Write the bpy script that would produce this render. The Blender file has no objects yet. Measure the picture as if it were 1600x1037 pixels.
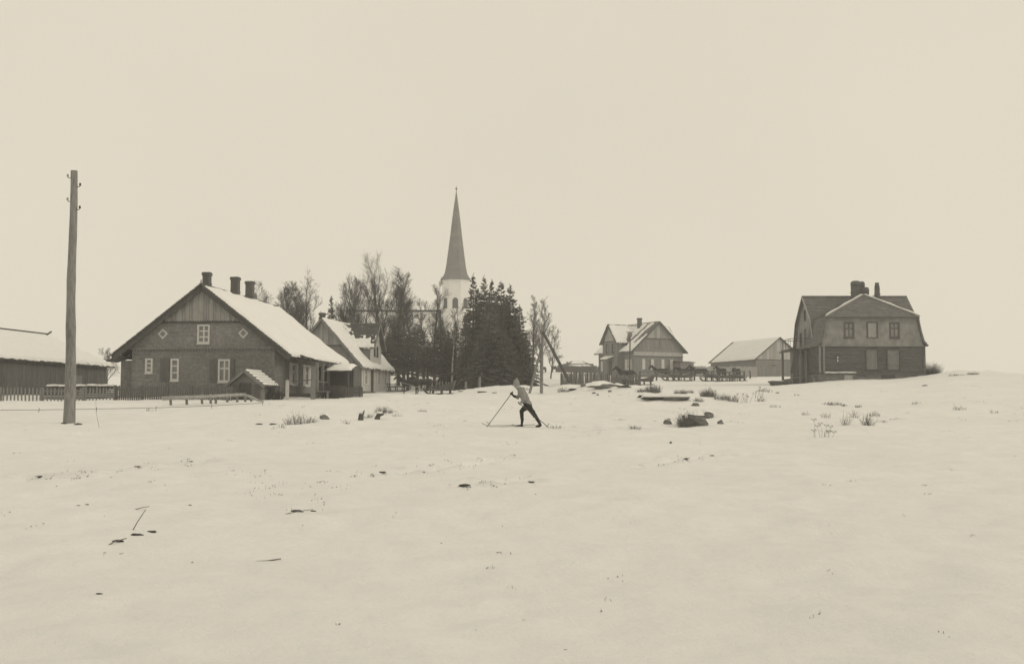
import bpy, math, random
import numpy as np
from mathutils import Vector, Matrix, noise as mnoise
from mathutils.geometry import tessellate_polygon
R = math.radians
rnd = random.Random(7)
sc = bpy.context.scene
col = sc.collection

# ------------------------------------------------------------------ camera, sky, sun, exposure
F, HOR, CX, CY = 1800.0, 645.0, 800.0, 518.5       # focal length and horizon row measured in the photograph (1600 px wide)
EYE = 1.6
TH = math.atan((HOR - CY) / F)
cam_d = bpy.data.cameras.new('camera')
cam_d.sensor_width = 36.0
cam_d.lens = 36.0 * F / 1600.0
cam_d.clip_start = 0.1
cam_d.clip_end = 6000
cam = bpy.data.objects.new('camera', cam_d)
cam.location = (0, 0, EYE)
cam.rotation_euler = (R(90) + TH, 0, 0)
col.objects.link(cam)
sc.camera = cam

TINT = (1.0, 0.921, 0.752)                           # warm, flat winter light
SUN_EL, SUN_AZ = R(28), R(105)                       # azimuth clockwise from +Y (view direction): sun low on the right, a little behind us
w = bpy.data.worlds.new('World'); sc.world = w; w.use_nodes = True
nt = w.node_tree; nt.nodes.clear()
n_out = nt.nodes.new('ShaderNodeOutputWorld')
n_bg = nt.nodes.new('ShaderNodeBackground'); n_bg.inputs['Strength'].default_value = 0.1
n_sky = nt.nodes.new('ShaderNodeTexSky'); n_sky.sky_type = 'NISHITA'; n_sky.sun_disc = False
n_sky.sun_elevation = SUN_EL; n_sky.sun_rotation = SUN_AZ
n_sky.air_density = 1.0; n_sky.dust_density = 3.0
n_bw = nt.nodes.new('ShaderNodeRGBToBW')
n_mix = nt.nodes.new('ShaderNodeMix'); n_mix.data_type = 'FLOAT'
n_mix.inputs[0].default_value = 0.90                 # cloud cover
n_mix.inputs[3].default_value = 7.9                  # even luminance of the cloud sheet
n_tint = nt.nodes.new('ShaderNodeMix'); n_tint.data_type = 'RGBA'; n_tint.blend_type = 'MULTIPLY'
n_tint.inputs[0].default_value = 1.0
n_tint.inputs[6].default_value = (*TINT, 1)
nt.links.new(n_sky.outputs[0], n_bw.inputs[0])
nt.links.new(n_bw.outputs[0], n_mix.inputs[2])
n_cl = nt.nodes.new('ShaderNodeTexNoise'); n_cl.inputs['Scale'].default_value = 2.2; n_cl.inputs['Detail'].default_value = 5
n_tc = nt.nodes.new('ShaderNodeTexCoord'); nt.links.new(n_tc.outputs['Generated'], n_cl.inputs['Vector'])
n_ma = nt.nodes.new('ShaderNodeMath'); n_ma.operation = 'MULTIPLY_ADD'; n_ma.inputs[1].default_value = 0.16; n_ma.inputs[2].default_value = 0.92
nt.links.new(n_cl.outputs[0], n_ma.inputs[0])      # thin and thick places in the cloud sheet
n_mu = nt.nodes.new('ShaderNodeMath'); n_mu.operation = 'MULTIPLY'
nt.links.new(n_mix.outputs[0], n_mu.inputs[0]); nt.links.new(n_ma.outputs[0], n_mu.inputs[1])
nt.links.new(n_mu.outputs[0], n_tint.inputs[7])
nt.links.new(n_tint.outputs[2], n_bg.inputs['Color'])
nt.links.new(n_bg.outputs[0], n_out.inputs['Surface'])

sun_d = bpy.data.lights.new('sun', 'SUN'); sun_d.energy = 0.65; sun_d.angle = R(14); sun_d.color = TINT
sun = bpy.data.objects.new('sun', sun_d); col.objects.link(sun)
sd = Vector((math.sin(SUN_AZ) * math.cos(SUN_EL), math.cos(SUN_AZ) * math.cos(SUN_EL), math.sin(SUN_EL)))
sun.rotation_euler = sd.to_track_quat('Z', 'Y').to_euler()
sc.view_settings.view_transform = 'Standard'
sc.view_settings.look = 'None'
sc.view_settings.exposure = 0.0
sc.view_settings.gamma = 1.0
sc.view_settings.use_curve_mapping = False

# ------------------------------------------------------------------ materials
def M(name, v, var=0.25, scale=6.0, rough=0.85, bump=0.25, stretch=(1, 1, 1), tint=(1.0, 0.99, 0.965), detail=6, dist=0.02, rgh=0.5):
    """grey matte stuff with two scales of mottling and fine relief"""
    m = bpy.data.materials.new(name); m.use_nodes = True
    t = m.node_tree; N = t.nodes; L = t.links
    b = N['Principled BSDF']; b.inputs['Roughness'].default_value = rough
    b.inputs['Specular IOR Level'].default_value = 0.25
    tc = N.new('ShaderNodeTexCoord'); mp = N.new('ShaderNodeMapping')
    mp.inputs['Scale'].default_value = stretch
    L.new(tc.outputs['Object'], mp.inputs['Vector'])
    n1 = N.new('ShaderNodeTexNoise'); n1.inputs['Scale'].default_value = scale; n1.inputs['Detail'].default_value = detail
    n1.inputs['Roughness'].default_value = rgh
    n2 = N.new('ShaderNodeTexNoise'); n2.inputs['Scale'].default_value = scale * 0.13; n2.inputs['Detail'].default_value = 3
    L.new(mp.outputs[0], n1.inputs['Vector']); L.new(mp.outputs[0], n2.inputs['Vector'])
    a = N.new('ShaderNodeMath'); a.operation = 'MULTIPLY_ADD'; a.inputs[1].default_value = 0.6
    h = N.new('ShaderNodeMath'); h.operation = 'MULTIPLY'; h.inputs[1].default_value = 0.4
    L.new(n2.outputs[0], h.inputs[0]); L.new(n1.outputs[0], a.inputs[0]); L.new(h.outputs[0], a.inputs[2])
    cr = N.new('ShaderNodeValToRGB')
    lo, hi = v * (1 - var), v * (1 + var)
    cr.color_ramp.elements[0].position = 0.33; cr.color_ramp.elements[1].position = 0.67
    cr.color_ramp.elements[0].color = (lo * tint[0], lo * tint[1], lo * tint[2], 1)
    cr.color_ramp.elements[1].color = (hi * tint[0], hi * tint[1], hi * tint[2], 1)
    L.new(a.outputs[0], cr.inputs[0]); L.new(cr.outputs[0], b.inputs['Base Color'])
    if bump:
        bp = N.new('ShaderNodeBump'); bp.inputs['Strength'].default_value = bump; bp.inputs['Distance'].default_value = dist
        L.new(n1.outputs[0], bp.inputs['Height']); L.new(bp.outputs[0], b.inputs['Normal'])
    return m

def M_brick(name, v, mortar, bw=0.27, bh=0.085, dark=0.7):
    """courses of brick laid over x+y / z of the wall's own coordinates"""
    m = M(name, v, 0.28, 5.0, 0.9, 0.0)
    t = m.node_tree; N = t.nodes; L = t.links; b = N['Principled BSDF']
    tc = N.new('ShaderNodeTexCoord'); sp = N.new('ShaderNodeSeparateXYZ'); ad = N.new('ShaderNodeMath'); cb = N.new('ShaderNodeCombineXYZ')
    L.new(tc.outputs['Object'], sp.inputs[0]); L.new(sp.outputs[0], ad.inputs[0]); L.new(sp.outputs[1], ad.inputs[1])
    L.new(ad.outputs[0], cb.inputs[0]); L.new(sp.outputs[2], cb.inputs[1])
    br = N.new('ShaderNodeTexBrick'); br.inputs['Scale'].default_value = 1.0
    br.inputs['Brick Width'].default_value = bw; br.inputs['Row Height'].default_value = bh
    br.inputs['Mortar Size'].default_value = 0.012; br.inputs['Mortar Smooth'].default_value = 0.2
    br.inputs['Color1'].default_value = (1, 1, 1, 1); br.inputs['Color2'].default_value = (dark, dark, dark, 1)
    br.inputs['Mortar'].default_value = (mortar, mortar, mortar, 1)
    L.new(cb.outputs[0], br.inputs['Vector'])
    mx = N.new('ShaderNodeMix'); mx.data_type = 'RGBA'; mx.blend_type = 'MULTIPLY'; mx.inputs[0].default_value = 1.0
    cr = [n for n in N if n.type == 'VALTORGB'][0]
    L.new(cr.outputs[0], mx.inputs[6]); L.new(br.outputs[0], mx.inputs[7]); L.new(mx.outputs[2], b.inputs['Base Color'])
    bp = N.new('ShaderNodeBump'); bp.inputs['Strength'].default_value = 0.5; bp.inputs['Distance'].default_value = 0.012; bp.invert = True
    L.new(br.outputs['Fac'], bp.inputs['Height']); L.new(bp.outputs[0], b.inputs['Normal'])
    return m

m_snow = M('snow', 0.81, 0.055, 1.6, 0.75, 0.6, detail=10, dist=0.12, rgh=0.7, tint=(1, 0.995, 0.98))
m_snow_roof = M('roof_snow', 0.80, 0.03, 3.0, 0.75, 0.35, detail=8, dist=0.04, tint=(1, 0.995, 0.98))
m_brick = M_brick('brick', 0.195, 1.25)
m_brick_up = M_brick('upper_brick', 0.22, 1.15)
m_chim = M_brick('chimney_brick', 0.11, 1.2)
m_bwood = M('grey_boards', 0.35, 0.28, 5.0, 0.85, 0.3, (6, 6, 0.5))
m_bwood2 = M('darker_grey_boards', 0.25, 0.3, 5.0, 0.85, 0.3, (6, 6, 0.5))
m_bwood_l2 = M('greyer_pale_boards', 0.31, 0.25, 5.0, 0.85, 0.3, (6, 6, 0.5))
m_bwood_l = M('pale_boards', 0.42, 0.2, 5.0, 0.85, 0.3, (6, 6, 0.5))
m_dwood = M('dark_wood', 0.085, 0.35, 5.0, 0.85, 0.3, (4, 4, 0.6))
m_mwood = M('weathered_wood', 0.19, 0.3, 5.0, 0.85, 0.35, (5, 5, 0.6))
m_hwood = M('horizontal_weathered_wood', 0.19, 0.35, 5.0, 0.85, 0.35, (0.6, 5, 5))
m_log = M('old_logs', 0.105, 0.6, 4.0, 0.9, 0.5, (0.5, 5, 5))
m_dirtwood = M('barn_boards', 0.12, 0.35, 5.0, 0.9, 0.3, (5, 5, 0.5))
m_white = M('white_paint', 0.56, 0.08, 8, 0.6, 0.1)
m_whitewash = M('whitewash', 0.72, 0.07, 3, 0.9, 0.2)
m_cream = M('cream_plaster', 0.52, 0.12, 3, 0.9, 0.2)
m_plaster = M('grey_plaster', 0.225, 0.34, 1.6, 0.9, 0.2)
m_stone = M('stone', 0.16, 0.4, 5, 0.9, 0.6, dist=0.05)
m_found = M_brick('foundation_stone', 0.17, 0.6, 0.55, 0.28, 0.65)
m_shingle = M('wood_shingles', 0.155, 0.4, 14, 0.9, 0.5, (1, 1, 1), dist=0.02)
m_shingle_d = M('dark_shingles', 0.09, 0.4, 14, 0.9, 0.5)
m_spire = M('spire_shingles', 0.17, 0.25, 2.5, 0.8, 0.3, (1, 1, 3))
m_pole = M('pole_wood', 0.21, 0.4, 7, 0.9, 0.45, (3, 3, 0.5), dist=0.015)
m_glass = M('window_glass', 0.2, 0.3, 1.5, 0.12, 0.05)  # base colour lifted to grey, standing in for sky reflected in the panes
m_glass.node_tree.nodes['Principled BSDF'].inputs['Specular IOR Level'].default_value = 0.6
m_bark = M('bark', 0.085, 0.35, 9, 0.9, 0.4, (2, 2, 0.6))
m_birch = M('birch_bark', 0.42, 0.4, 6, 0.9, 0.3, (1, 1, 3))
m_twig = M('twigs', 0.085, 0.3, 9, 0.9, 0.0)
m_needle = M('spruce_needles', 0.12, 0.6, 2.2, 0.85, 0.0, tint=(1, 1.0, 0.93))
m_grass = M('dry_grass', 0.17, 0.4, 12, 0.9, 0.0)
m_soil = M('frozen_soil', 0.06, 0.45, 14, 0.95, 0.6)
m_iron = M('dark_iron', 0.045, 0.3, 9, 0.6, 0.1)
m_porc = M('porcelain', 0.35, 0.1, 9, 0.3, 0.0)
m_horse = M('horse_coat', 0.03, 0.35, 5, 0.7, 0.1)
m_horse_b = M('horse_brown_coat', 0.045, 0.35, 5, 0.7, 0.1)
m_hair = M('horse_hair', 0.025, 0.3, 15, 0.8, 0.1)
m_leather = M('harness_leather', 0.03, 0.3, 9, 0.6, 0.1)
m_hay = M('hay', 0.33, 0.3, 20, 0.95, 0.6)
m_knit = M('grey_knit', 0.25, 0.15, 60, 0.95, 0.4, dist=0.01)
m_trousers = M('dark_wool', 0.035, 0.25, 40, 0.95, 0.2, dist=0.01)
m_boot = M('boot_leather', 0.03, 0.25, 20, 0.6, 0.2)
m_skin = M('skin', 0.33, 0.08, 20, 0.6, 0.05)
m_ski = M('ski_wood', 0.09, 0.25, 5, 0.5, 0.1)

# ------------------------------------------------------------------ pixel -> place, terrain
CT, ST = math.cos(TH), math.sin(TH)
def P(px, py, D):
    """point seen at pixel (px, py) of the photograph, D metres down the view direction"""
    xc, yc = (px - CX) / F, -(py - CY) / F
    fw = CT - yc * ST; up = yc * CT + ST
    k = D / fw
    return Vector((xc * k, D, EYE + up * k))
def XA(px, D, py=600): return P(px, py, D).x

DK = np.array([8, 14, 22, 30, 39, 50, 62, 75, 90, 115, 140, 180, 250, 500, 1600.])
ROWS = {  # photo row of the snow surface, by depth, in eleven directions
   -400: [1005, 812, 727, 690, 668, 646, 631, 618, 615, 612, 609, 606, 604, 602, 602],
    60:  [1005, 812, 727, 690, 666, 645, 631, 619, 615, 612, 609, 606, 604, 602, 602],
    300: [1005, 812, 727, 690, 666, 645, 631, 618, 614, 612, 609, 606, 604, 602, 602],
    540: [1005, 812, 727, 690, 666, 646, 632, 621, 616, 612, 608, 604, 601, 600, 600],
    680: [1005, 812, 727, 690, 667, 647, 632, 621, 615, 610, 602, 598, 596, 594, 594],
    790: [1005, 812, 727, 690, 667, 647, 632, 621, 612, 603, 597, 592, 588, 586, 586],
    860: [1005, 812, 727, 690, 667, 646, 631, 621, 613, 601, 591, 583, 579, 578, 580],
    1000:[1005, 812, 727, 690, 666, 645, 631, 620, 612, 606, 599, 586, 580, 580, 582],
    1180:[1005, 812, 727, 690, 666, 645, 631, 621, 612, 603, 598, 587, 584, 586, 588],
    1370:[1005, 812, 727, 689, 664, 643, 629, 618, 607, 593.5, 591, 588, 587, 590, 592],
    1520:[1005, 812, 727, 688, 662, 640, 624, 611, 598, 585, 588, 590, 592, 594, 596],
    2000:[1005, 812, 727, 688, 662, 640, 624, 612, 600, 590, 590, 590, 592, 594, 596]}
UK = np.array(sorted(ROWS)); UKt = (UK - CX) / F
ZT = np.array([[(HOR - r) / F * d for r, d in zip(ROWS[k], DK)] for k in UK]) + EYE
def _pchip_slopes(x, y):
    h = np.diff(x); d = np.diff(y, axis=1) / h
    m = np.zeros_like(y)
    w1 = 2 * h[1:] + h[:-1]; w2 = h[1:] + 2 * h[:-1]
    a, b = d[:, :-1], d[:, 1:]
    ok = a * b > 0
    with np.errstate(divide='ignore', invalid='ignore'):
        hm = (w1 + w2) / (w1 / a + w2 / b)
    m[:, 1:-1] = np.where(ok, hm, 0); m[:, 0] = d[:, 0] * 0.4; m[:, -1] = d[:, -1]
    return m
XK = np.log(DK)
SL = _pchip_slopes(XK, ZT)
_rs = np.random.RandomState(3)
_perm = _rs.rand(256, 256)
def vnoise(x, y):
    xi = np.floor(x).astype(int); yi = np.floor(y).astype(int)
    fx = x - xi; fy = y - yi
    fx = fx * fx * fx * (fx * (fx * 6 - 15) + 10); fy = fy * fy * fy * (fy * (fy * 6 - 15) + 10)
    g = lambda i, j: _perm[i & 255, j & 255]
    return (g(xi, yi) * (1 - fx) + g(xi + 1, yi) * fx) * (1 - fy) + (g(xi, yi + 1) * (1 - fx) + g(xi + 1, yi + 1) * fx) * fy - 0.5
MOUNDS = []      # (x, y, radius_x, radius_y, height)
TRACKS = []      # (x0, y0, x1, y1, half width, depth)
def gza(X, Y):
    X = np.asarray(X, float); Y = np.asarray(Y, float)
    Yc = np.maximum(Y, 8.0)
    u = np.clip(X / np.maximum(Y, 20.0), UKt[0], UKt[-1])
    lx = np.clip(np.log(Yc), XK[0], XK[-1])
    j = np.clip(np.searchsorted(XK, lx, 'right') - 1, 0, len(XK) - 2)
    t = (lx - XK[j]) / (XK[j + 1] - XK[j]); hh = XK[j + 1] - XK[j]
    h00 = 2*t**3 - 3*t**2 + 1; h10 = t**3 - 2*t**2 + t; h01 = -2*t**3 + 3*t**2; h11 = t**3 - t**2
    i = np.clip(np.searchsorted(UKt, u, 'right') - 1, 0, len(UKt) - 2)
    s = (u - UKt[i]) / (UKt[i + 1] - UKt[i]); s = s * s * (3 - 2 * s)
    za = h00*ZT[i, j] + h10*hh*SL[i, j] + h01*ZT[i, j+1] + h11*hh*SL[i, j+1]
    zb = h00*ZT[i+1, j] + h10*hh*SL[i+1, j] + h01*ZT[i+1, j+1] + h11*hh*SL[i+1, j+1]
    z = za * (1 - s) + zb * s
    z = z + 0.18 * vnoise(X / 5.3 + 7, Y / 4.1) + 0.10 * vnoise(X / 1.7, Y / 1.3 + 31) + 0.075 * vnoise(X / 0.62 + 50, Y / 0.5) + 0.04 * vnoise(X / 0.24, Y / 0.2)
    for (mx, my, rx, ry, mh) in MOUNDS:
        q = ((X - mx) / rx) ** 2 + ((Y - my) / ry) ** 2
        z = z + mh * np.exp(-q) * (1 + 0.5 * vnoise(X * 1.1 + 3, Y * 1.1))
    for (x0, y0, x1, y1, hw, dp) in TRACKS:
        dx, dy = x1 - x0, y1 - y0; ll = dx * dx + dy * dy
        tt = np.clip(((X - x0) * dx + (Y - y0) * dy) / ll, 0, 1)
        ds = np.hypot(X - (x0 + tt * dx), Y - (y0 + tt * dy))
        z = z - dp * np.exp(-(ds / hw) ** 2) + dp * 0.45 * np.exp(-((ds - 2.1 * hw) / (0.7 * hw)) ** 2)
    return z
def gz(x, y): return float(gza(np.array([x]), np.array([y]))[0])
def hit(px, py, d0=6.0, d1=240.0):
    """where the line of sight through a pixel of the photograph meets the snow"""
    ds = np.concatenate([np.linspace(d0, 60, 900), np.linspace(60.1, d1, 700)])
    a = P(px, py, 1.0)
    xs = a.x * ds; zs = EYE + (a.z - EYE) * ds
    g = gza(xs, ds)
    k = np.nonzero(g >= zs)[0]
    k = k[0] if len(k) else len(ds) - 1
    return Vector((xs[k], ds[k], g[k]))

# ------------------------------------------------------------------ mesh helpers
class MB:
    def __init__(s): s.v = []; s.f = []
    def add(s, vs, fs):
        o = len(s.v); s.v += [tuple(p) for p in vs]; s.f += [tuple(i + o for i in f) for f in fs]
    BOXF = [(0, 1, 3, 2), (4, 6, 7, 5), (0, 4, 5, 1), (2, 3, 7, 6), (0, 2, 6, 4), (1, 5, 7, 3)]
    def box(s, x0, x1, y0, y1, z0, z1):
        s.add([(x, y, z) for x in (x0, x1) for y in (y0, y1) for z in (z0, z1)], s.BOXF); return s
    def fbox(s, fn, u0, u1, v0, v1, w0, w1):
        s.add([fn(u, v, q) for u in (u0, u1) for v in (v0, v1) for q in (w0, w1)], s.BOXF); return s
    def beam(s, a, b, w, h, up=(0, 0, 1), w2=None, h2=None):
        a = Vector(a); b = Vector(b); d = (b - a).normalized(); u = Vector(up)
        if abs(d.dot(u)) > 0.98: u = Vector((0, 1, 0))
        sx = d.cross(u).normalized(); sy = sx.cross(d)
        w2 = w if w2 is None else w2; h2 = h if h2 is None else h2
        vs = []
        for p, ww, hh in ((a, w, h), (b, w2, h2)):
            for i in (-.5, .5):
                for j in (-.5, .5): vs.append(p + sx * ww * i + sy * hh * j)
        s.add(vs, [(0, 1, 3, 2), (4, 6, 7, 5), (0, 4, 5, 1), (2, 3, 7, 6), (0, 2, 6, 4), (1, 5, 7, 3)]); return s
    def tube(s, pts, rad, n=6, cap=True):
        pts = [Vector(p) for p in pts]
        if not isinstance(rad, (list, tuple)): rad = [rad] * len(pts)
        o = len(s.v)
        px = None
        for i, p in enumerate(pts):
            d = (pts[min(i + 1, len(pts) - 1)] - pts[max(i - 1, 0)]).normalized()
            if px is None: px = d.orthogonal().normalized()
            else:
                px = px - d * px.dot(d)
                px = px.normalized() if px.length > 1e-5 else d.orthogonal().normalized()
            py = d.cross(px)
            for k in range(n):
                a = 2 * math.pi * k / n
                s.v.append(tuple(p + (px * math.cos(a) + py * math.sin(a)) * rad[i]))
        for i in range(len(pts) - 1):
            for k in range(n):
                k2 = (k + 1) % n
                s.f.append((o + i*n + k, o + i*n + k2, o + (i+1)*n + k2, o + (i+1)*n + k))
        if cap:
            s.f.append(tuple(o + k for k in range(n - 1, -1, -1)))
            s.f.append(tuple(o + (len(pts)-1)*n + k for k in range(n)))
        return s
    def lathe(s, prof, c=(0, 0), n=12, rot=0.0):
        """profile [(r, z)] about a vertical axis"""
        o = len(s.v)
        for r, z in prof:
            for k in range(n):
                a = 2 * math.pi * k / n + rot
                s.v.append((c[0] + r * math.cos(a), c[1] + r * math.sin(a), z))
        for i in range(len(prof) - 1):
            for k in range(n):
                k2 = (k + 1) % n
                s.f.append((o+i*n+k, o+i*n+k2, o+(i+1)*n+k2, o+(i+1)*n+k))
        s.f.append(tuple(o + k for k in range(n - 1, -1, -1))); s.f.append(tuple(o + (len(prof)-1)*n + k for k in range(n)))
        return s
    def wall(s, fn, outer, holes=(), t=0.3):
        """a wall of outline (u, v) with openings, thickness t, mapped by fn(u, v, depth)"""
        loops = [list(outer)] + [list(h) for h in holes]
        flat = [p for l in loops for p in l]
        tris = tessellate_polygon([[Vector((p[0], p[1], 0)) for p in l] for l in loops])
        n = len(flat)
        vs = [fn(p[0], p[1], 0) for p in flat] + [fn(p[0], p[1], t) for p in flat]
        fs = [tuple(tr) for tr in tris] + [tuple(i + n for i in reversed(tr)) for tr in tris]
        o = 0
        for l in loops:
            k = len(l)
            for i in range(k):
                j = (i + 1) % k
                fs.append((o + i, o + j, o + j + n, o + i + n))
            o += k
        s.add(vs, fs); return s
    def slab(s, a, b, c, d, t):
        """a roof plane a-b-c-d with thickness t downward"""
        a, b, c, d = map(Vector, (a, b, c, d))
        n = (b - a).cross(d - a).normalized()
        if n.z < 0: n = -n
        vs = [a, b, c, d] + [p - n * t for p in (a, b, c, d)]
        s.add(vs, [(0, 1, 2, 3), (7, 6, 5, 4), (0, 4, 5, 1), (1, 5, 6, 2), (2, 6, 7, 3), (3, 7, 4, 0)]); return s
    def courses(s, a, b, c, d, step=0.3, t=0.035, jit=0.02):
        """shingle courses laid up a roof plane: a-b the top edge, d-c the eave"""
        a, b, c, d = map(Vector, (a, b, c, d))
        n = (b - a).cross(d - a).normalized()
        if n.z < 0: n = -n
        rows = max(2, int((d - a).length / step))
        for i in range(rows):
            t0, t1 = i / rows, (i + 1) / rows
            p, q = a.lerp(d, t0), b.lerp(c, t0)
            r_, s_ = b.lerp(c, t1), a.lerp(d, t1)
            off = n * (t * 0.2); lip = n * (t * 1.3)
            cols = max(1, int((q - p).length / 0.9))
            for k in range(cols):
                e0, e1 = k / cols, (k + 1) / cols
                j = rnd.uniform(-jit, jit)
                lp = n * (t * rnd.uniform(0.9, 1.6))
                A, B = p.lerp(q, e0) + off, p.lerp(q, e1) + off
                C, D_ = s_.lerp(r_, e1) + lp, s_.lerp(r_, e0) + lp
                dd = (D_ - A).normalized() * j
                C += dd; D_ += dd
                s.add([A, B, C, D_, C - n * t * 1.3, D_ - n * t * 1.3], [(0, 1, 2, 3), (3, 2, 4, 5)])
        return s
    def build(s, name, mat, parent=None, smooth=False):
        me = bpy.data.meshes.new(name)
        me.from_pydata(s.v, [], s.f)
        me.materials.append(mat)
        if smooth: me.polygons.foreach_set('use_smooth', [True] * len(me.polygons))
        me.update()
        o = bpy.data.objects.new(name, me); col.objects.link(o)
        if parent: o.parent = parent
        return o

def tag(o, label=None, cat=None, group=None, kind=None):
    if label: o['label'] = label
    if cat: o['category'] = cat
    if group: o['group'] = group
    if kind: o['kind'] = kind
    return o
def thing(name, label, cat, loc=(0, 0, 0), rz=0.0, group=None):
    o = bpy.data.objects.new(name, None); o.empty_display_size = 0.3
    o.location = loc; o.rotation_euler = (0, 0, rz); col.objects.link(o)
    return tag(o, label, cat, group)
def piece(name, me, parent, loc=(0, 0, 0), rot=(0, 0, 0), scale=(1, 1, 1)):
    o = bpy.data.objects.new(name, me); col.objects.link(o); o.parent = parent
    o.location = loc; o.rotation_euler = rot; o.scale = scale
    return o
def dup(o, loc=None, rz=None, scale=None, label=None, group=None, parent=None):
    c = o.copy(); col.objects.link(c)
    if parent is not None: c.parent = parent
    if loc is not None: c.location = loc
    if rz is not None: c.rotation_euler = (0, 0, rz)
    if scale is not None: c.scale = (scale,) * 3 if not isinstance(scale, tuple) else scale
    if label: c['label'] = label
    if group: c['group'] = group
    for ch in [k for k in o.children]: dup(ch, parent=c)
    return c
def unit_box(mat, name='plank'):
    return MB().box(-.5, .5, -.5, .5, 0, 1).build_mesh(name, mat)
def _bm(self, name, mat):
    me = bpy.data.meshes.new(name); me.from_pydata(self.v, [], self.f); me.materials.append(mat); me.update(); return me
MB.build_mesh = _bm

def snow_sheet(parent, a, b, c, d, t=0.12, mask=None, nu=40, nv=30, name='snow', lift=0.03, rag=0.17):
    """snow lying on the plane a-b (top) d-c (eave); where mask(u, v) < 0 the roof shows"""
    a, b, c, d = map(Vector, (a, b, c, d))
    n = (b - a).cross(d - a).normalized()
    if n.z < 0: n = -n
    mb = MB(); idx = {}
    sx = (b - a).length; sy = (d - a).length
    val = {}
    for i in range(nu + 1):
        for j in range(nv + 1):
            u, v = i / nu, j / nv
            nz = mnoise.noise(Vector((u * sx * 0.9, v * sy * 0.9, sx)))
            e = min(u * sx, (1 - u) * sx, v * sy + 0.05, (1 - v) * sy) / 0.25
            m_ = min(1.0, e)
            if mask: m_ = min(m_, mask(u, v) + 0.35 * mnoise.noise(Vector((u * sx * 2.3, v * sy * 2.3, 4.2))))
            val[i, j] = m_
            p = a.lerp(b, u).lerp(d.lerp(c, u), v)
            uu = u; 
            if i in (0, nu): p = p + (b - a).normalized() * rag * mnoise.noise(Vector((v * sy * 3, sx, 9)))
            if j == nv: p = p + (d - a).normalized() * rag * mnoise.noise(Vector((u * sx * 2, sy, 3)))
            hgt = t * max(0.0, min(1.0, m_)) ** 0.5 * (1 + 0.7 * nz + 0.35 * mnoise.noise(Vector((u * sx * .35, v * sy * .5, 1.7))))
            p = p + n * (lift + hgt - (0 if m_ > 0 else 0.05))
            idx[i, j] = len(mb.v); mb.v.append(tuple(p))
    for i in range(nu):
        for j in range(nv):
            if max(val[i, j], val[i+1, j], val[i, j+1], val[i+1, j+1]) > 0:
                mb.f.append((idx[i, j], idx[i+1, j], idx[i+1, j+1], idx[i, j+1]))
    if not mb.f: return None
    # skirt at the eave so that the snow has a thick edge
    o = len(mb.v)
    for i in range(nu + 1):
        mb.v.append(tuple(d.lerp(c, i / nu)))
    for i in range(nu):
        if max(val[i, nv], val[i + 1, nv], val[i, nv-1], val[i+1, nv-1]) > 0:
            mb.f.append((idx[i, nv], idx[i + 1, nv], o + i + 1, o + i))
    return mb.build(name, m_snow_roof, parent, smooth=True)

def rect(u, v, w_, h): return [(u - w_/2, v), (u + w_/2, v), (u + w_/2, v + h), (u - w_/2, v + h)]
def window(parent, fn, u, v, w_, h, cols=2, rows=3, mat=None, rail=None, inset=0.05, bar=0.055, sill=True, casing=0.0, name='window'):
    """a sash set in an opening: frame + glazing bars, panes and sill as its pieces"""
    mat = mat or m_white
    mb = MB(); u0, u1 = u - w_/2, u + w_/2; b2 = bar * 0.6
    e = casing
    mb.fbox(fn, u0 - e, u0 + bar, v - e, v + h + e, -0.035 if e else inset - .02, inset + .05)
    mb.fbox(fn, u1 - bar, u1 + e, v - e, v + h + e, -0.035 if e else inset - .02, inset + .05)
    mb.fbox(fn, u0 + bar, u1 - bar, v - e, v + bar, -0.032 if e else inset - .018, inset + .05)
    mb.fbox(fn, u0 + bar, u1 - bar, v + h - bar, v + h + e, -0.032 if e else inset - .018, inset + .05)
    for k in range(1, cols):
        x = u0 + w_ * k / cols
        mb.fbox(fn, x - b2, x + b2, v + bar, v + h - bar, inset, inset + .045)
    ys = [k / rows for k in range(1, rows)] if rail is None else rail
    for q in ys:
        y = v + h * q
        mb.fbox(fn, u0 + bar, u1 - bar, y - b2, y + b2, inset + .003, inset + .042)
    o = mb.build(name, mat, parent)
    xs = [u0 + w_ * k / cols for k in range(cols + 1)]; zs = [v] + [v + h * q for q in ys] + [v + h]
    for i in range(cols):
        for j in range(len(zs) - 1):
            MB().fbox(fn, xs[i] + .02, xs[i + 1] - .02, zs[j] + .02, zs[j + 1] - .02, inset + .02, inset + .03).build('pane', m_glass, o)
    if sill: MB().fbox(fn, u0 - 0.06, u1 + 0.06, v - 0.07 - e, v - 0.002 - e, -0.08, 0.06).build('sill', mat, o)
    return o
def planks(parent, fn, u0, u1, vfun, mat, step=0.16, gap=0.012, w0=-0.03, w1=0.0, name='board', v0=None, jig=0.0):
    """boards side by side over u; vfun(u) gives (bottom, top)"""
    n = max(1, int(round((u1 - u0) / step))); st = (u1 - u0) / n
    for k in range(n):
        a, b = u0 + k * st + gap / 2, u0 + (k + 1) * st - gap / 2
        za, zb = vfun(a), vfun(b)
        q = rnd.uniform(0, 0.012); dj = rnd.uniform(-jig, jig)
        vs = []
        for (u, zz) in ((a, za), (b, zb)):
            for v in (zz[0] + dj, max(zz[1], zz[0] + 0.02)):
                for w_ in (w0 - q, w1): vs.append(fn(u, v, w_))
        mb = MB(); mb.add(vs, MB.BOXF); mb.build(name, rnd.choice(mat) if isinstance(mat, list) else mat, parent)
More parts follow.
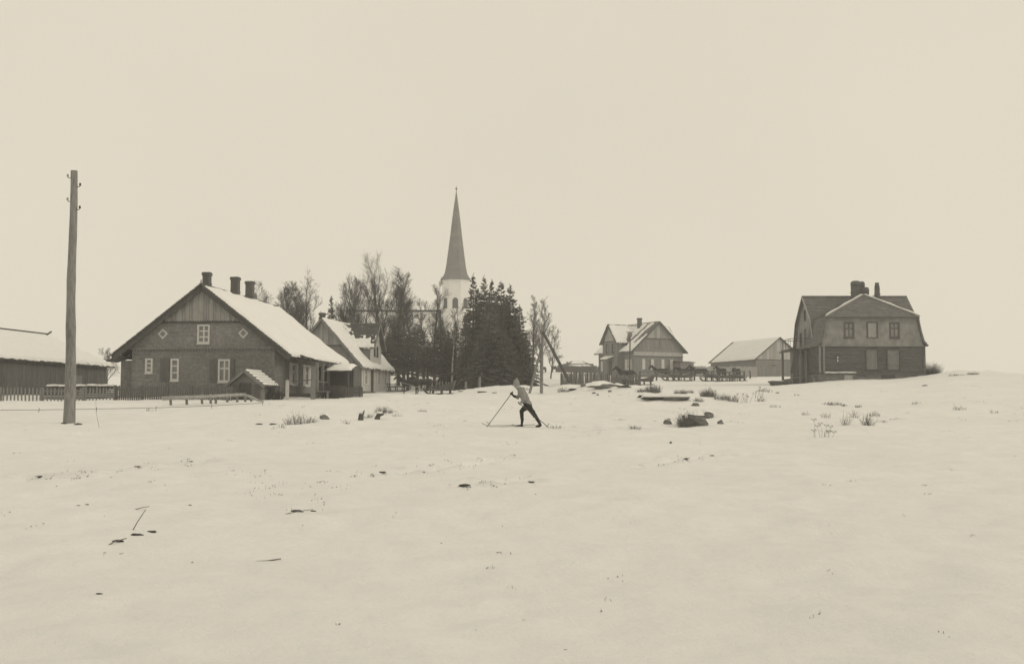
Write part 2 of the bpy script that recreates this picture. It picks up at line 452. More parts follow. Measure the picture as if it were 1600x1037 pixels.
def shutter(parent, fn, u0, u1, v0, v1, mat, w0=-0.05):
    mb = MB().fbox(fn, u0, u1, v0, v1, w0, -0.004)
    for q in (0.14, 0.5, 0.86):
        y = v0 + (v1 - v0) * q
        mb.fbox(fn, u0 + .03, u1 - .03, y - .04, y + .04, w0 - 0.02, w0 - 0.001)
    return mb.build('shutter', mat, parent)
def chimney(parent, x, y, z0, z1, s=0.5, mat=None, cap=0.06, bulb=False):
    mat = mat or m_chim
    mb = MB().box(x - s/2, x + s/2, y - s/2, y + s/2, z0, z1 - 0.2)
    c = mb.build('chimney', mat, parent)
    t = MB().box(x - s/2 - cap, x + s/2 + cap, y - s/2 - cap, y + s/2 + cap, z1 - 0.2, z1 - 0.06)
    t.box(x - s/2 - cap/2, x + s/2 + cap/2, y - s/2 - cap/2, y + s/2 + cap/2, z1 - 0.06, z1)
    t.build('chimney_cap', mat, c)
    MB().box(x - s/2 - cap*.7, x + s/2 + cap*.7, y - s/2 - cap*.7, y + s/2 + cap*.7, z0 + (z1 - z0) * .35, z0 + (z1 - z0) * .35 + .1).build('chimney_band', mat, c)
    return c

# ------------------------------------------------------------------ the snow field
MOUNDS += [
    (XA(935, 88), 88, 2.3, 1.5, 0.85), (XA(985, 86), 86, 2.0, 1.0, 0.45), (XA(890, 92), 92, 1.8, 1.4, 0.5),
    (XA(812, 95), 95, 4.2, 2.4, 0.30), (XA(760, 96), 96, 3.2, 2.0, 0.16), (XA(1512, 112), 112, 4.0, 3.0, 0.45), (XA(1085, 49), 50.5, 1.6, 1.2, 0.25),
    (XA(1040, 66), 66, 2.6, 1.0, 0.25), (XA(200, 14), 13.2, 1.2, 0.5, 0.07), (XA(455, 15), 15.5, 0.9, 0.5, 0.06),
    (XA(1320, 62), 61, 2.6, 1.0, 0.2), (XA(660, 80), 79, 4, 1.2, 0.2), (XA(655, 117), 117, 6, 2.0, 0.6)]
def track_px(pts, hw, dp):
    q = [hit(*p) for p in pts]
    for a, b in zip(q[:-1], q[1:]): TRACKS.append((a.x, a.y, b.x, b.y, hw, dp))
_tr = [([(1000, 732), (1050, 722), (1135, 711)], 0.13, 0.13),
       ([(30, 748), (120, 744), (215, 732), (330, 722)], 0.12, 0.13),
       ([(560, 742), (640, 738), (700, 732), (800, 716)], 0.11, 0.10),
       ([(700, 762), (745, 758), (835, 752)], 0.11, 0.11),
       ([(862, 667.5), (930, 669), (1010, 671)], 0.11, 0.10),
       ([(866, 671), (930, 672.5), (1010, 675)], 0.11, 0.10),
       ([(420, 620), (560, 622), (700, 618), (850, 613)], 0.3, 0.06),
       ([(1250, 690), (1400, 697), (1600, 700)], 0.15, 0.05)]
for pts, hw, dp in _tr: track_px(pts, hw, dp)

def axis(segs):
    out = []
    for a, b, st in segs: out += list(np.arange(a, b, st))
    out.append(segs[-1][1])
    return np.array(out)
def geo(a, b, st, g=1.12):
    o = [a]
    while o[-1] < b: o.append(o[-1] + st); st *= g
    return o
gx_p = list(np.arange(0, 11, .14)) + list(np.arange(11, 26, .3)) + list(np.arange(26, 62, .6)) + geo(62, 480, .8, 1.15)
GX = np.array([-q for q in gx_p[:0:-1]] + gx_p)
GY = np.array([-q for q in geo(5, 60, 1.0, 1.3)[::-1]] + list(np.arange(-4, 6, .5)) + list(np.arange(6, 42, .13)) + list(np.arange(42, 75, .22)) + list(np.arange(75, 130, .5)) + list(np.arange(130, 200, 1.0)) + geo(200, 480, 1.5, 1.15))
gxx, gyy = np.meshgrid(GX, GY)
gzz = gza(gxx, gyy)
nx, ny = len(GX), len(GY)
gv = np.stack([gxx, gyy, gzz], -1).reshape(-1, 3)
ii = np.arange(nx * ny).reshape(ny, nx)
gf = np.stack([ii[:-1, :-1], ii[:-1, 1:], ii[1:, 1:], ii[1:, :-1]], -1).reshape(-1, 4)
gme = bpy.data.meshes.new('snow_field')
gme.vertices.add(len(gv)); gme.vertices.foreach_set('co', gv.ravel())
gme.loops.add(gf.size); gme.loops.foreach_set('vertex_index', gf.ravel().astype(np.int32))
gme.polygons.add(len(gf)); gme.polygons.foreach_set('loop_start', (np.arange(len(gf)) * 4).astype(np.int32))
gme.polygons.foreach_set('use_smooth', np.ones(len(gf), bool))
gme.update(calc_edges=True); gme.validate()
gme.materials.append(m_snow)
g_o = bpy.data.objects.new('snow_field', gme); col.objects.link(g_o); g_o['kind'] = 'structure'

# ------------------------------------------------------------------ frames for walls
def F_front(y0): return lambda u, v, w_: (u, y0 + w_, v)
def F_back(y0): return lambda u, v, w_: (u, y0 - w_, v)
def F_right(x0): return lambda u, v, w_: (x0 - w_, u, v)
def F_left(x0): return lambda u, v, w_: (x0 + w_, u, v)

# ------------------------------------------------------------------ 1. the big brick house
D1 = 72.0
p = P(316, 617, D1)
h1 = thing('brick_house', 'large dark brick house with a broad plank-topped gable, diamond windows and three chimneys', 'house', (p.x, D1, p.z), R(-6))
W1, L1, ZR, SLP = 4.62, 14.2, 6.85, 0.77
def roof1(x): return ZR - 0.22 - abs(x) * SLP
f0 = F_front(0)
zc = 2.95
holes = []
hs = [(-3.5, 1.42, .42, .86), (-1.82, .93, .48, 1.32), (1.38, .84, .72, 1.36)]
holes = [rect(*q) for q in hs]
MB().wall(f0, [(-W1, -.8), (W1, -.8), (W1, zc), (-W1, zc)], holes, .35).build('wall', m_brick, h1)
dia = lambda x, z, r: [(x, z - r), (x + r, z), (x, z + r), (x - r, z)]
hu = rect(.02, 3.26, .74, 1.12)
ug = [(-W1, zc), (W1, zc), (W1, roof1(W1)), (2.65, roof1(2.65)), (-2.65, roof1(2.65)), (-W1, roof1(W1))]
MB().wall(F_front(-.03), ug, [hu, dia(-2.62, 3.84, .24), dia(2.6, 3.84, .24)], .35).build('gable_wall', m_brick_up, h1)
# plank top of the gable, hanging a little forward, its boards with pointed feet
zp = 4.66
def pv(u): return (zp, roof1(u) - .02)
MB().wall(F_front(-.06), [(-2.6, zp + .1), (2.6, zp + .1), (0, roof1(0))], [], .05).build('gable_backing', m_bwood, h1)
n = 34
for k in range(n):
    a = -2.62 + 5.24 * k / n; b = -2.62 + 5.24 * (k + 1) / n - .018; mid = (a + b) / 2
    ta, tb = roof1(a) - .03, roof1(b) - .03
    if max(ta, tb) < zp + .05: continue
    mb = MB(); y0 = -.115 - rnd.uniform(0, .012)
    out = [(a, zp), (mid, zp - .08), (b, zp), (b, max(tb, zp + .02)), (a, max(ta, zp + .02))]
    mb.wall(F_front(y0), out, [], .045); mb.build('board', rnd.choice((m_bwood, m_bwood, m_bwood2)), h1)
    MB().fbox(F_front(y0), b - .012, b + .028, zp + .02, max(min(ta, tb) - .02, zp + .05), -.035, 0.03).build('batten', m_bwood, h1)
MB().fbox(F_front(-.09), -2.75, 2.75, zp - .16, zp - .085, -.03, .055).build('moulding', m_dwood, h1)
MB().fbox(F_front(-.1), -W1 - .1, W1 + .06, zc - .07, zc + .05, -.05, .1).build('cornice', m_brick, h1)
_dm = MB().box(0, .1, -.1, -.005, 0, .098).build_mesh('dentil', m_brick)
for k in range(46): piece('dentil', _dm, h1, (-W1 + .1 + k * .2, 0, zc - .17))
for k, (u, v, ww, hh) in enumerate(hs):
    window(h1, f0, u, v, ww, hh, [1, 1, 2][k], [3, 3, 2][k], rail=[[.34, .67], [.36, .68], [.6]][k], bar=.08, casing=.03)
window(h1, F_front(-.03), .02, 3.26, .74, 1.12, 2, 3, bar=.075, casing=.03)
for x in (-2.62, 2.6):
    mb = MB(); mb.wall(F_front(-.07), dia(x, 3.84, .33), [dia(x, 3.84, .205)], .12); o = mb.build('diamond_window', m_white, h1)
    mb = MB(); mb.wall(F_front(.0), dia(x, 3.84, .23), [], .01); mb.build('pane', m_glass, o)
shutter(h1, f0, -2.76, -2.12, .86, 2.3, m_dirtwood)
shutter(h1, f0, .44, .98, .8, 2.24, m_dirtwood)
shutter(h1, f0, 1.80, 2.05, .8, 2.24, m_dirtwood, -.09)
MB().fbox(f0, -3.75, -3.3, .93, .97, -.05, 0).build('wall_ledge', m_bwood, h1)
# long sides, back
sh = [rect(4.0, .75, .9, 1.35), rect(7.0, .75, .9, 1.35), rect(9.6, -.1, 1.0, 2.2), rect(12, .75, .9, 1.35)]
MB().wall(F_right(W1), [(.35, -.8), (L1, -.8), (L1, 3.15), (.35, 3.15)], sh, .35).build('side_wall', m_brick, h1)
for q in (4.0, 7.0, 12):
    window(h1, F_right(W1), q, .75, .9, 1.35, 2, 2, rail=[.62], bar=.075, casing=.03)
    for e in (-.95, .52): shutter(h1, F_right(W1), q + e, q + e + .42, .7, 2.15, m_white)
MB().fbox(F_right(W1), 9.1, 10.1, -.1, 2.1, .06, .12).build('door', m_dwood, h1)
MB().wall(F_left(-W1), [(.35, -.8), (L1, -.8), (L1, 3.15), (.35, 3.15)], [], .35).build('side_wall', m_brick, h1)
MB().wall(F_back(L1), ug[:2] + [(W1, 3.1), (0, roof1(0)), (-W1, 3.1)], [], .3).build('back_wall', m_brick, h1)
MB().wall(F_back(L1), [(-W1, -.8), (W1, -.8), (W1, zc), (-W1, zc)], [], .3).build('back_wall', m_brick, h1)
# set-back bay under the left eave
MB().box(-5.5, -W1, .35, 6, -.8, 2.2).build('side_bay', m_brick, h1)
XE, ZE = 5.72, ZR - 5.72 * SLP
for s in (-1, 1):
    mb = MB().slab((0, -.55, ZR - .02), (0, L1 + .4, ZR - .02), (s * XE, L1 + .4, ZE - .02), (s * XE, -.55, ZE - .02), .12)
    ro = mb.build('roof', m_shingle_d, h1)
    MB().courses((0, -.55, ZR), (0, L1 + .4, ZR), (s * XE, L1 + .4, ZE), (s * XE, -.55, ZE), .32).build('shingle_courses', m_shingle_d, ro)
    # thick butted shingles along the verge and the barge board under them
    for k in range(34):
        t0 = k / 34; x = XE * (t0 + .5 / 34); z = ZR - x * SLP
        o = MB().box(-.12, .12, -.17, .12, -.02, .05).build('verge_tile', m_shingle_d, ro)
        o.location = (s * x, -.52, z + .02 + rnd.uniform(-.01, .015)); o.rotation_euler = (0, s * (math.atan(SLP) - .16), 0)
    MB().beam((s * .05, -.5, ZR - .27), (s * (XE - .05), -.5, ZE - .22), .05, .22).build('barge_board', m_dwood, h1)
    MB().beam((s * .05, -.3, ZR - .22), (s * (XE - .02), -.3, ZE - .18), .46, .04).build('soffit', m_dwood, h1)
    if s > 0:
        snow_sheet(ro, (.1, -.33, ZR - .07), (.1, L1 + .35, ZR - .07), (XE + .05, L1 + .35, ZE - .04), (XE + .05, -.33, ZE - .04), .17, None, 60, 40)
    else:
        snow_sheet(ro, (-.25, -.2, ZR - .2), (-.25, L1, ZR - .2), (-XE, L1, ZE), (-XE, -.2, ZE), .12, lambda u, v: .25 * math.sin(v * 7), 40, 20)
MB().beam((0, -.6, ZR + .05), (0, L1 + .4, ZR + .05), .22, .09).build('ridge_board', m_shingle_d, h1)
MB().tube([(0, -.55, ZR), (0, -.55, ZR + .32)], [.05, .03], 6).build('finial', m_dwood, h1)
# boxed eave return on the left corner, with snow
o = MB().slab((-5.2, -.4, 2.48), (-5.2, 1.2, 2.48), (-6.15, 1.2, 2.2), (-6.15, -.4, 2.2), .1).build('eave_return', m_dwood, h1)
snow_sheet(o, (-5.2, -.35, 2.5), (-5.2, 1.1, 2.5), (-6.0, 1.1, 2.25), (-6.0, -.35, 2.25), .16, None, 8, 8)
chimney(h1, -.1, .7, ZR - .3, 7.78, .44, cap=.045); chimney(h1, -.12, 6.0, ZR - .4, 8.1, .5, cap=.045); chimney(h1, -.12, 9.0, ZR - .4, 8.15, .5, cap=.045)
# veranda on the street side: posts, plate, its own snowy lean roof with a dark pediment
vr = MB().slab((4.5, 1.6, 2.95), (4.5, 6.2, 2.95), (6.9, 6.2, 2.25), (6.9, 1.6, 2.25), .1).build('veranda_roof', m_dwood, h1)
snow_sheet(vr, (4.6, 1.6, 2.93), (4.6, 6.2, 2.93), (6.95, 6.2, 2.24), (6.95, 1.6, 2.24), .14, None, 20, 14)
MB().wall(F_right(6.9), [(1.7, 2.1), (6.1, 2.1), (6.1, 2.22), (1.7, 2.22)], [], .1).build('veranda_beam', m_dwood, h1)
for y in (1.8, 3.2, 4.6, 6.0):
    MB().box(6.72, 6.88, y - .08, y + .08, -.6, 2.12).build('veranda_post', m_mwood, h1)
    MB().beam((6.8, y, 1.7), (6.8, y + .4, 2.1), .07, .07).build('post_brace', m_mwood, h1)
MB().box(4.7, 6.9, 1.7, 6.2, -.6, .12).build('veranda_floor', m_dwood, h1)
for k in range(11):
    y = 2.0 + k * .24
    if y < 4.5: MB().box(6.76, 6.82, y - .04, y + .04, .15, .85).build('baluster', m_dwood, h1)
MB().box(6.74, 6.84, 1.8, 4.6, .85, .92).build('handrail', m_mwood, h1)
MB().box(6.85, 7.0, 1.3, 1.55, -.6, 1.55).build('corner_pillar', m_mwood, h1)

# ------------------------------------------------------------------ cellar porch in front of it
pc = P(384, 617, 69.0)
cp = thing('cellar_porch', 'small gabled cellar porch with streaky snow on its roof, before the brick house', 'shed', (pc.x, 69.0, gz(pc.x, 69)), R(-10))
wv = lambda u: (-.4, 1.75 - abs(u) * .78 - .06)
MB().wall(F_front(0), [(-.95, -.4), (.95, -.4), (.95, .96), (0, 1.7), (-.95, .96)], [rect(-.05, -.35, .8, 1.4)], .1).build('wall', m_mwood, cp)
for x0, x1 in ((-.97, -.9), (.9, .97)): MB().box(x0, x1, .1, 2.2, -.4, .98).build('side_wall', m_mwood, cp)
for k in range(9):
    z0 = -.3 + k * .14
    for (a, b) in ((-.92, -.47), (.37, .92)): MB().fbox(f0, a, b, z0, z0 + .125, -.03 - .008 * (k % 2), -.002).build('board', m_dirtwood, cp)
dr = MB().fbox(F_front(.04), -.44, .34, -.35, 1.04, 0, .05).build('door', m_dwood, cp)
MB().fbox(F_front(.04), .2, .26, .3, .42, -.05, -.002).build('handle', m_iron, dr)
for s in (-1, 1):
    ro = MB().slab((0, -.3, 1.82), (0, 2.3, 1.82), (s * 1.28, 2.3, .86), (s * 1.28, -.3, .86), .06).build('roof', m_dwood, cp)
    MB().beam((0, -.32, 1.74), (s * 1.28, -.32, .78), .05, .15).build('barge_board', m_mwood, cp)
    for k in range(6):
        t0, t1 = k / 6 + .015, (k + 1) / 6 - .02
        A = lambda t, y: (s * 1.28 * t, y, 1.84 - .96 * t + .012)
        MB().slab(A(t0, -.28), A(t0, 2.3), A(t1, 2.3), A(t1, -.28), .03).build('roof_board', m_mwood, ro)
        snow_sheet(ro, A(t0, -.2), A(t0, 2.25), A(t1 - .03, 2.25), A(t1 - .03, -.2), .07 if s > 0 else .05, (lambda u, v: .6) if s > 0 else (lambda u, v: .0), 12, 4, lift=.02, rag=.03)

# ------------------------------------------------------------------ 2. the small gabled house on the lane
D2 = 100.0
p = P(503, 613, D2)
h2 = thing('gabled_house', 'small steep-roofed house behind the brick house with a patchy snow-covered cross gable and white shutters', 'house', (p.x, D2, p.z), R(-10))
W, L, ZR2 = 3.45, 9.2, 6.45; S2 = 1.13
XE2 = 3.85; ZE2 = ZR2 - XE2 * S2
r2 = lambda x: ZR2 - .2 - abs(x) * S2
MB().wall(f0, [(-W, -.8), (W, -.8), (W, r2(W)), (1.1, r2(1.1)), (-1.1, r2(1.1)), (-W, r2(W))], [], .3).build('wall', m_dirtwood, h2)
for k in range(17):      # lapped boards of the lower gable
    z0 = .1 + k * .235; hw = min(W, (ZR2 - .25 - z0 - .23) / S2)
    if z0 > 4.0: break
    MB().fbox(f0, -hw, hw, z0, z0 + .22, -.045, -.002).build('board', m_mwood, h2)
zt = 4.12
hw = (ZR2 - .25 - zt) / S2
planks(h2, f0, -hw, hw, lambda u: (zt, r2(u) - .01), [m_bwood, m_bwood2], .17, .014, -.07, 0)
MB().fbox(f0, -hw - .1, hw + .1, zt - .12, zt - .005, -.1, 0).build('moulding', m_dwood, h2)
SH2 = [rect(1.6, .75, .75, 1.35), rect(3.55, -.3, .95, 2.35), rect(5.6, .75, .75, 1.35), rect(7.7, .75, .75, 1.35)]
fr = F_right(W)
MB().wall(fr, [(.3, -.8), (L, -.8), (L, 2.4), (.3, 2.4)], SH2, .3).build('side_wall', m_cream, h2)
for q in (1.6, 5.6, 7.7):
    window(h2, fr, q, .75, .75, 1.35, 2, 2, rail=[.62], bar=.07, casing=.03)
    for e in (-.78, .42): shutter(h2, fr, q + e, q + e + .34, .7, 2.12, m_white)
dr = MB().fbox(fr, 3.08, 4.02, -.3, 2.05, .05, .1).build('door', m_dwood, h2)
MB().fbox(fr, 3.2, 3.27, .85, .95, -.02, .05).build('handle', m_iron, dr)
MB().box(W + .02, W + .75, 3.0, 4.1, -.6, -.12).build('door_step', m_stone, h2)
MB().fbox(fr, .3, L, -.5, .12, -.06, -.002).build('plinth', m_stone, h2)
for y in (.3, L - .15): MB().fbox(fr, y, y + .15, .12, 2.3, -.05, -.004).build('corner_board', m_white, h2)
MB().wall(F_left(-W), [(.3, -.8), (L, -.8), (L, 2.4), (.3, 2.4)], [], .3).build('side_wall', m_mwood, h2)
MB().wall(F_back(L), [(-W, -.8), (W, -.8), (W, r2(W)), (0, r2(0)), (-W, r2(W))], [], .3).build('back_wall', m_mwood, h2)
for s in (-1, 1):
    ro = MB().slab((0, -.4, ZR2), (0, L + .35, ZR2), (s * XE2, L + .35, ZE2), (s * XE2, -.4, ZE2), .1).build('roof', m_shingle_d, h2)
    MB().courses((0, -.4, ZR2 + .01), (0, L + .35, ZR2 + .01), (s * XE2, L + .35, ZE2 + .01), (s * XE2, -.4, ZE2 + .01), .3).build('shingle_courses', m_shingle_d, ro)
    MB().beam((0, -.42, ZR2 - .12), (s * XE2, -.42, ZE2 - .1), .05, .2).build('barge_board', m_mwood, h2)
    if s > 0:
        def mk(u, v): return .9 if u < .32 else (.75 if v > .62 else .15)
        snow_sheet(ro, (.05, -.36, ZR2), (.05, L + .3, ZR2), (XE2 + .03, L + .3, ZE2), (XE2 + .03, -.36, ZE2), .14, mk, 50, 36)
    else:
        snow_sheet(ro, (-.05, -.36, ZR2), (-.05, L + .3, ZR2), (-XE2, L + .3, ZE2), (-XE2, -.36, ZE2), .12, lambda u, v: .4, 30, 20)
chimney(h2, -.35, .9, ZR2 - .7, ZR2 + .55, .42)
chimney(h2, .1, 7.6, ZR2 - .5, ZR2 + .75, .5)
# cross gable (dormer) over the door
YA, YB, YM, ZDR, ZDE = 2.5, 6.3, 4.4, 6.3, 3.95
XD = W + .02
MB().wall(F_right(XD + .03), [(YA + .25, 2.3), (YB - .25, 2.3), (YB - .25, ZDE + .15), (YM, ZDR - .2), (YA + .25, ZDE + .15)], [rect(YM - .42, 3.35, .45, .85), rect(YM + .42, 3.35, .45, .85)], .2).build('dormer_wall', m_cream, h2)
for e in (-.42, .42): window(h2, F_right(XD + .03), YM + e, 3.35, .45, .85, 1, 2, rail=[.5], bar=.06, mat=m_dwood, casing=.02)
for (ya, yb) in ((YA + .25, YA + .33), (YB - .33, YB - .25)):
    xs = (ZR2 - ZDE - .1) / S2
    mb = MB(); mb.wall(lambda u, v, w_, ya=ya, yb=yb: (u, ya + (yb - ya) * w_, v), [(XD, 2.2), (XD, ZDE + .12), (xs, ZDE + .12)], [], 1.0); mb.build('dormer_cheek', m_mwood, h2)
planks(h2, F_right(XD + .03), YM - .9, YM + .9, lambda u: (4.75, ZDR - .25 - abs(u - YM) * 1.15), m_white, .15, .012, -.05, -.004)
for s, ye in ((-1, YA), (1, YB)):
    ro = MB().slab((.15, YM, ZDR), (XD + .45, YM, ZDR), (XD + .45, ye, ZDE), (2.0, ye, ZDE), .08).build('dormer_roof', m_shingle_d, h2)
    MB().courses((.15, YM, ZDR + .01), (XD + .45, YM, ZDR + .01), (XD + .45, ye, ZDE + .01), (2.0, ye, ZDE + .01), .26).build('shingle_courses', m_shingle_d, ro)
    snow_sheet(ro, (.2, YM, ZDR + .01), (XD + .42, YM, ZDR + .01), (XD + .42, ye, ZDE + .01), (2.0, ye, ZDE + .01), .09,
               lambda u, v: (.9 if v > .86 else (-.02 + .3 * (v > .62) * (u < .8) + .25 * (u < .25) - .2 * (v < .5))), 44, 30)
    MB().beam((XD + .46, YM, ZDR - .1), (XD + .46, ye, ZDE - .08), .05, .18).build('barge_board', m_mwood, h2)

# ------------------------------------------------------------------ 3. the long barn at the left edge
D = 75.0
p = P(20, 612, D)
b1 = thing('long_barn', 'long low dark barn under a snow-covered roof at the left edge', 'barn', (p.x, D, p.z), R(-10))
ZB, ZBR, HB = 2.15, 4.45, 5.4
Y0, Y1 = -9.0, 12.7
planks(b1, F_right(-.5), Y0, Y1 - .2, lambda u: (-.6, ZB + .25), m_dirtwood, .3, .02, -.03, .02, jig=.02)
MB().wall(F_right(-.53), [(Y0, -.6), (Y1 - .2, -.6), (Y1 - .2, ZB + .3), (Y0, ZB + .3)], [rect(-1.5, -.6, 2.0, 2.3), rect(8.5, .8, .55, .7)], .2).build('wall', m_dwood, b1)
dr = MB()
planks(b1, F_right(-.44), 7.9, 9.0, lambda u: (.1, 1.35), m_mwood, .18, .015, -.03, .02)
MB().fbox(F_right(-.43), -2.5, -.5, -.5, 1.75, -.05, 0).build('door', m_dwood, b1)
for yy in (Y1 - .2,):
    MB().wall(F_back(yy), [(-2 * HB + .5, -.6), (-.5, -.6), (-.5, ZB + .25), (-HB, ZBR - .1), (-2 * HB + .5, ZB + .25)], [], .15).build('gable_wall', m_dirtwood, b1)
    MB().wall(F_front(Y0), [(-2 * HB + .5, -.6), (-.5, -.6), (-.5, ZB + .25), (-HB, ZBR - .1), (-2 * HB + .5, ZB + .25)], [], .15).build('gable_wall', m_dirtwood, b1)
MB().wall(F_left(-2 * HB + .5), [(Y0, -.6), (Y1 - .2, -.6), (Y1 - .2, ZB + .2), (Y0, ZB + .2)], [], .2).build('back_wall', m_dirtwood, b1)
for s in (0, 1):
    xe = -2 * HB * (1 - s)
    ro = MB().slab((-HB, Y0 - .4, ZBR), (-HB, Y1 + .3, ZBR), (xe, Y1 + .3, ZB), (xe, Y0 - .4, ZB), .12).build('roof', m_dwood, b1)
    snow_sheet(ro, (-HB, Y0 - .4, ZBR), (-HB, Y1 + .3, ZBR), (xe, Y1 + .3, ZB), (xe, Y0 - .4, ZB), .15, None, 60, 24)
MB().beam((-HB, Y0 - .6, ZBR + .22), (-HB, Y1 - .2, ZBR + .22), .10, .10).build('ridge_board', m_dwood, b1)
MB().beam((-HB, Y1 - .4, ZBR + .15), (-HB + .1, Y1 + .05, ZBR + .42), .12, .1).build('ridge_horn', m_dwood, b1)

# ------------------------------------------------------------------ 4. the church
DC = 258.0
p = P(712, 592, DC)
ch = thing('church', 'white church with a tall flared dark spire rising behind the trees', 'church', (p.x, DC, p.z), R(0))
k7 = DC / F
zb = (592 - 438) * k7
MB().lathe([(3.35, zb * .42), (3.35, zb - .5), (3.45, zb - .45), (3.5, zb)], n=8, rot=R(22.5)).build('belfry', m_whitewash, ch)
MB().box(-3.5, 3.5, -3.5, 3.5, -3, zb * .42).build('tower', m_whitewash, ch)
MB().lathe([(3.6, zb * .42 - .3), (3.6, zb * .42 + .1)], n=8, rot=R(22.5)).build('string_course', m_whitewash, ch)
prof = [(0, 25.5), (3, 23.6), (7, 20.6), (12, 18.4), (24, 16), (45, 13.2), (69, 10), (92, 7.3), (111, 4.9), (130, 2.2), (142, .5)]
prof = [(hwp * k7 * 1.02, zb + hp * k7) for hp, hwp in prof]
sp = MB().lathe(prof, n=8, rot=R(22.5)).build('spire', m_spire, ch)
zt_ = prof[-1][1]
MB().tube([(0, 0, zt_ - .3), (0, 0, zt_ + 1.2)], [.09, .05], 6).build('finial_rod', m_iron, sp)
bl = MB().lathe([(.02, zt_ + .35), (.2, zt_ + .45), (.24, zt_ + .6), (.2, zt_ + .75), (.02, zt_ + .85)], n=10).build('finial_ball', m_iron, sp, True)
for a in range(8):
    ang = R(-90 + 45 * a); rr = 3.35 * math.cos(R(22.5))
    c_, s_ = math.cos(ang), math.sin(ang)
    fn = lambda u, v, w_, c_=c_, s_=s_, rr=rr: (c_ * (rr - w_) - s_ * u, s_ * (rr - w_) + c_ * u, v)
    zw = zb - (483 - 438) * k7
    arch = [(-.62, zw)] + [(.62, zw)] + [(.62 * math.cos(R(t)), zw + 1.75 + .62 * math.sin(R(t))) for t in range(0, 181, 20)]
    arch2 = [(x * 1.2, z + (.1 if z > zw + 1 else -.1)) for x, z in arch]
    o = MB().wall(lambda u, v, w_, fn=fn: fn(u, v, w_ - .07), arch2, [arch], .1).build('belfry_window', m_whitewash, ch)
    for q in range(8): MB().fbox(lambda u, v, w_, fn=fn: fn(u, v, w_ - .02), -.56, .56, zw + .1 + q * .26, zw + .28 + q * .26, -.03, .02).build('louvre', m_dwood, o)
    MB().wall(lambda u, v, w_, fn=fn: fn(u, v, w_ - .015), arch, [], .01).build('opening', m_iron, o)
# nave, ridge running away to the left
zr = (592 - 485) * k7
for s in (-1, 1):
    ro = MB().slab((-26, 1 , zr), (-3.4, 1, zr), (-3.4, 1 + s * 7, zr - 7.5), (-26, 1 + s * 7, zr - 7.5), .3).build('nave_roof', m_shingle, ch)
    snow_sheet(ro, (-26, 1 + s * .2, zr - .3), (-3.4, 1 + s * .2, zr - .3), (-3.4, 1 + s * 7, zr - 7.5), (-26, 1 + s * 7, zr - 7.5), .2, None, 40, 14)
MB().beam((-26.2, 1, zr), (-3.3, 1, zr), .5, .55).build('ridge_cap', m_shingle_d, ch)
hn = [rect(-22 + 5.2 * k, zr - 13.5, 1.5, 4.2) for k in range(4)]
MB().wall(F_front(-5.4), [(-25.6, -3), (-3.4, -3), (-3.4, zr - 7.3), (-25.6, zr - 7.3)], hn, .6).build('nave_wall', m_whitewash, ch)
for k in range(4): window(ch, F_front(-5.4), -22 + 5.2 * k, zr - 13.5, 1.5, 4.2, 2, 4, inset=.25, bar=.1, sill=False)
MB().wall(F_back(7.4), [(-25.6, -3), (-3.4, -3), (-3.4, zr - 7.3), (-25.6, zr - 7.3)], [], .6).build('nave_wall', m_whitewash, ch)
MB().wall(lambda u, v, w_: (-25.6 + w_, u, v), [(-5.4, -3), (7.4, -3), (7.4, zr - 7.3), (1, zr - .4), (-5.4, zr - 7.3)], [], .6).build('nave_wall', m_whitewash, ch)

# ------------------------------------------------------------------ 5. the cross-gabled wooden house
D3 = 170.0
p = P(1029, 585, D3)
h3 = thing('wooden_house', 'grey wooden house with two crossing gables and half-melted snow on the roof, behind the horses', 'house', (p.x, D3, p.z), R(27))
k3 = D3 / F
W3, L3 = 4.35, 9.8
ZR3 = (585 - 502) * k3; XE3 = 4.95; ZE3 = (585 - 550) * k3; S3 = (ZR3 - ZE3) / XE3
r3 = lambda x: ZR3 - .18 - abs(x) * S3
gw = [(-W3, -1), (W3, -1), (W3, r3(W3)), (0, r3(0)), (-W3, r3(W3))]
wx = [-2.55, -.0 + 1.0]
hh3 = [rect(-1.85, .75, .9, 1.45), rect(1.55, .75, .9, 1.45), rect(-.1, 4.05, .9, 1.15)]
MB().wall(f0, gw, hh3, .25).build('wall', m_mwood, h3)
for u, v, ww, hh in ((-1.85, .75, .9, 1.45), (1.55, .75, .9, 1.45), (-.1, 4.05, .9, 1.15)):
    window(h3, f0, u, v, ww, hh, 2, 2, rail=[.65], bar=.07, mat=m_mwood, casing=.03)
for u in (-1.85, 1.55):
    for e in (-1.02, .52): shutter(h3, f0, u + e, u + e + .5, .7, 2.25, m_cream)
MB().fbox(f0, -W3, W3, 2.72, 3.3, -.06, -.003).build('frieze_board', m_bwood, h3)
MB().fbox(f0, -W3 - .05, W3 + .05, 2.6, 2.71, -.1, 0).build('moulding', m_dwood, h3)
zt = 5.35; hw = (ZR3 - .2 - zt) / S3
planks(h3, f0, -hw, hw, lambda u: (zt, r3(u)), [m_bwood, m_bwood2], .28, .02, -.09, -.003)
MB().fbox(f0, -hw - .1, hw + .1, zt - .12, zt - .01, -.12, -.003).build('moulding', m_dwood, h3)
for k in range(13):
    z0 = .1 + k * .19
    MB().fbox(f0, -W3 + .1, -2.4 - .5, z0, z0 + .17, -.03, -.003).build('board', m_mwood, h3)
fl = F_left(-W3)
MB().wall(fl, [(.2, -1), (L3, -1), (L3, ZE3 + .35), (.2, ZE3 + .35)], [rect(1.4, .75, .8, 1.4), rect(8.2, .75, .8, 1.4)], .25).build('side_wall', m_mwood, h3)
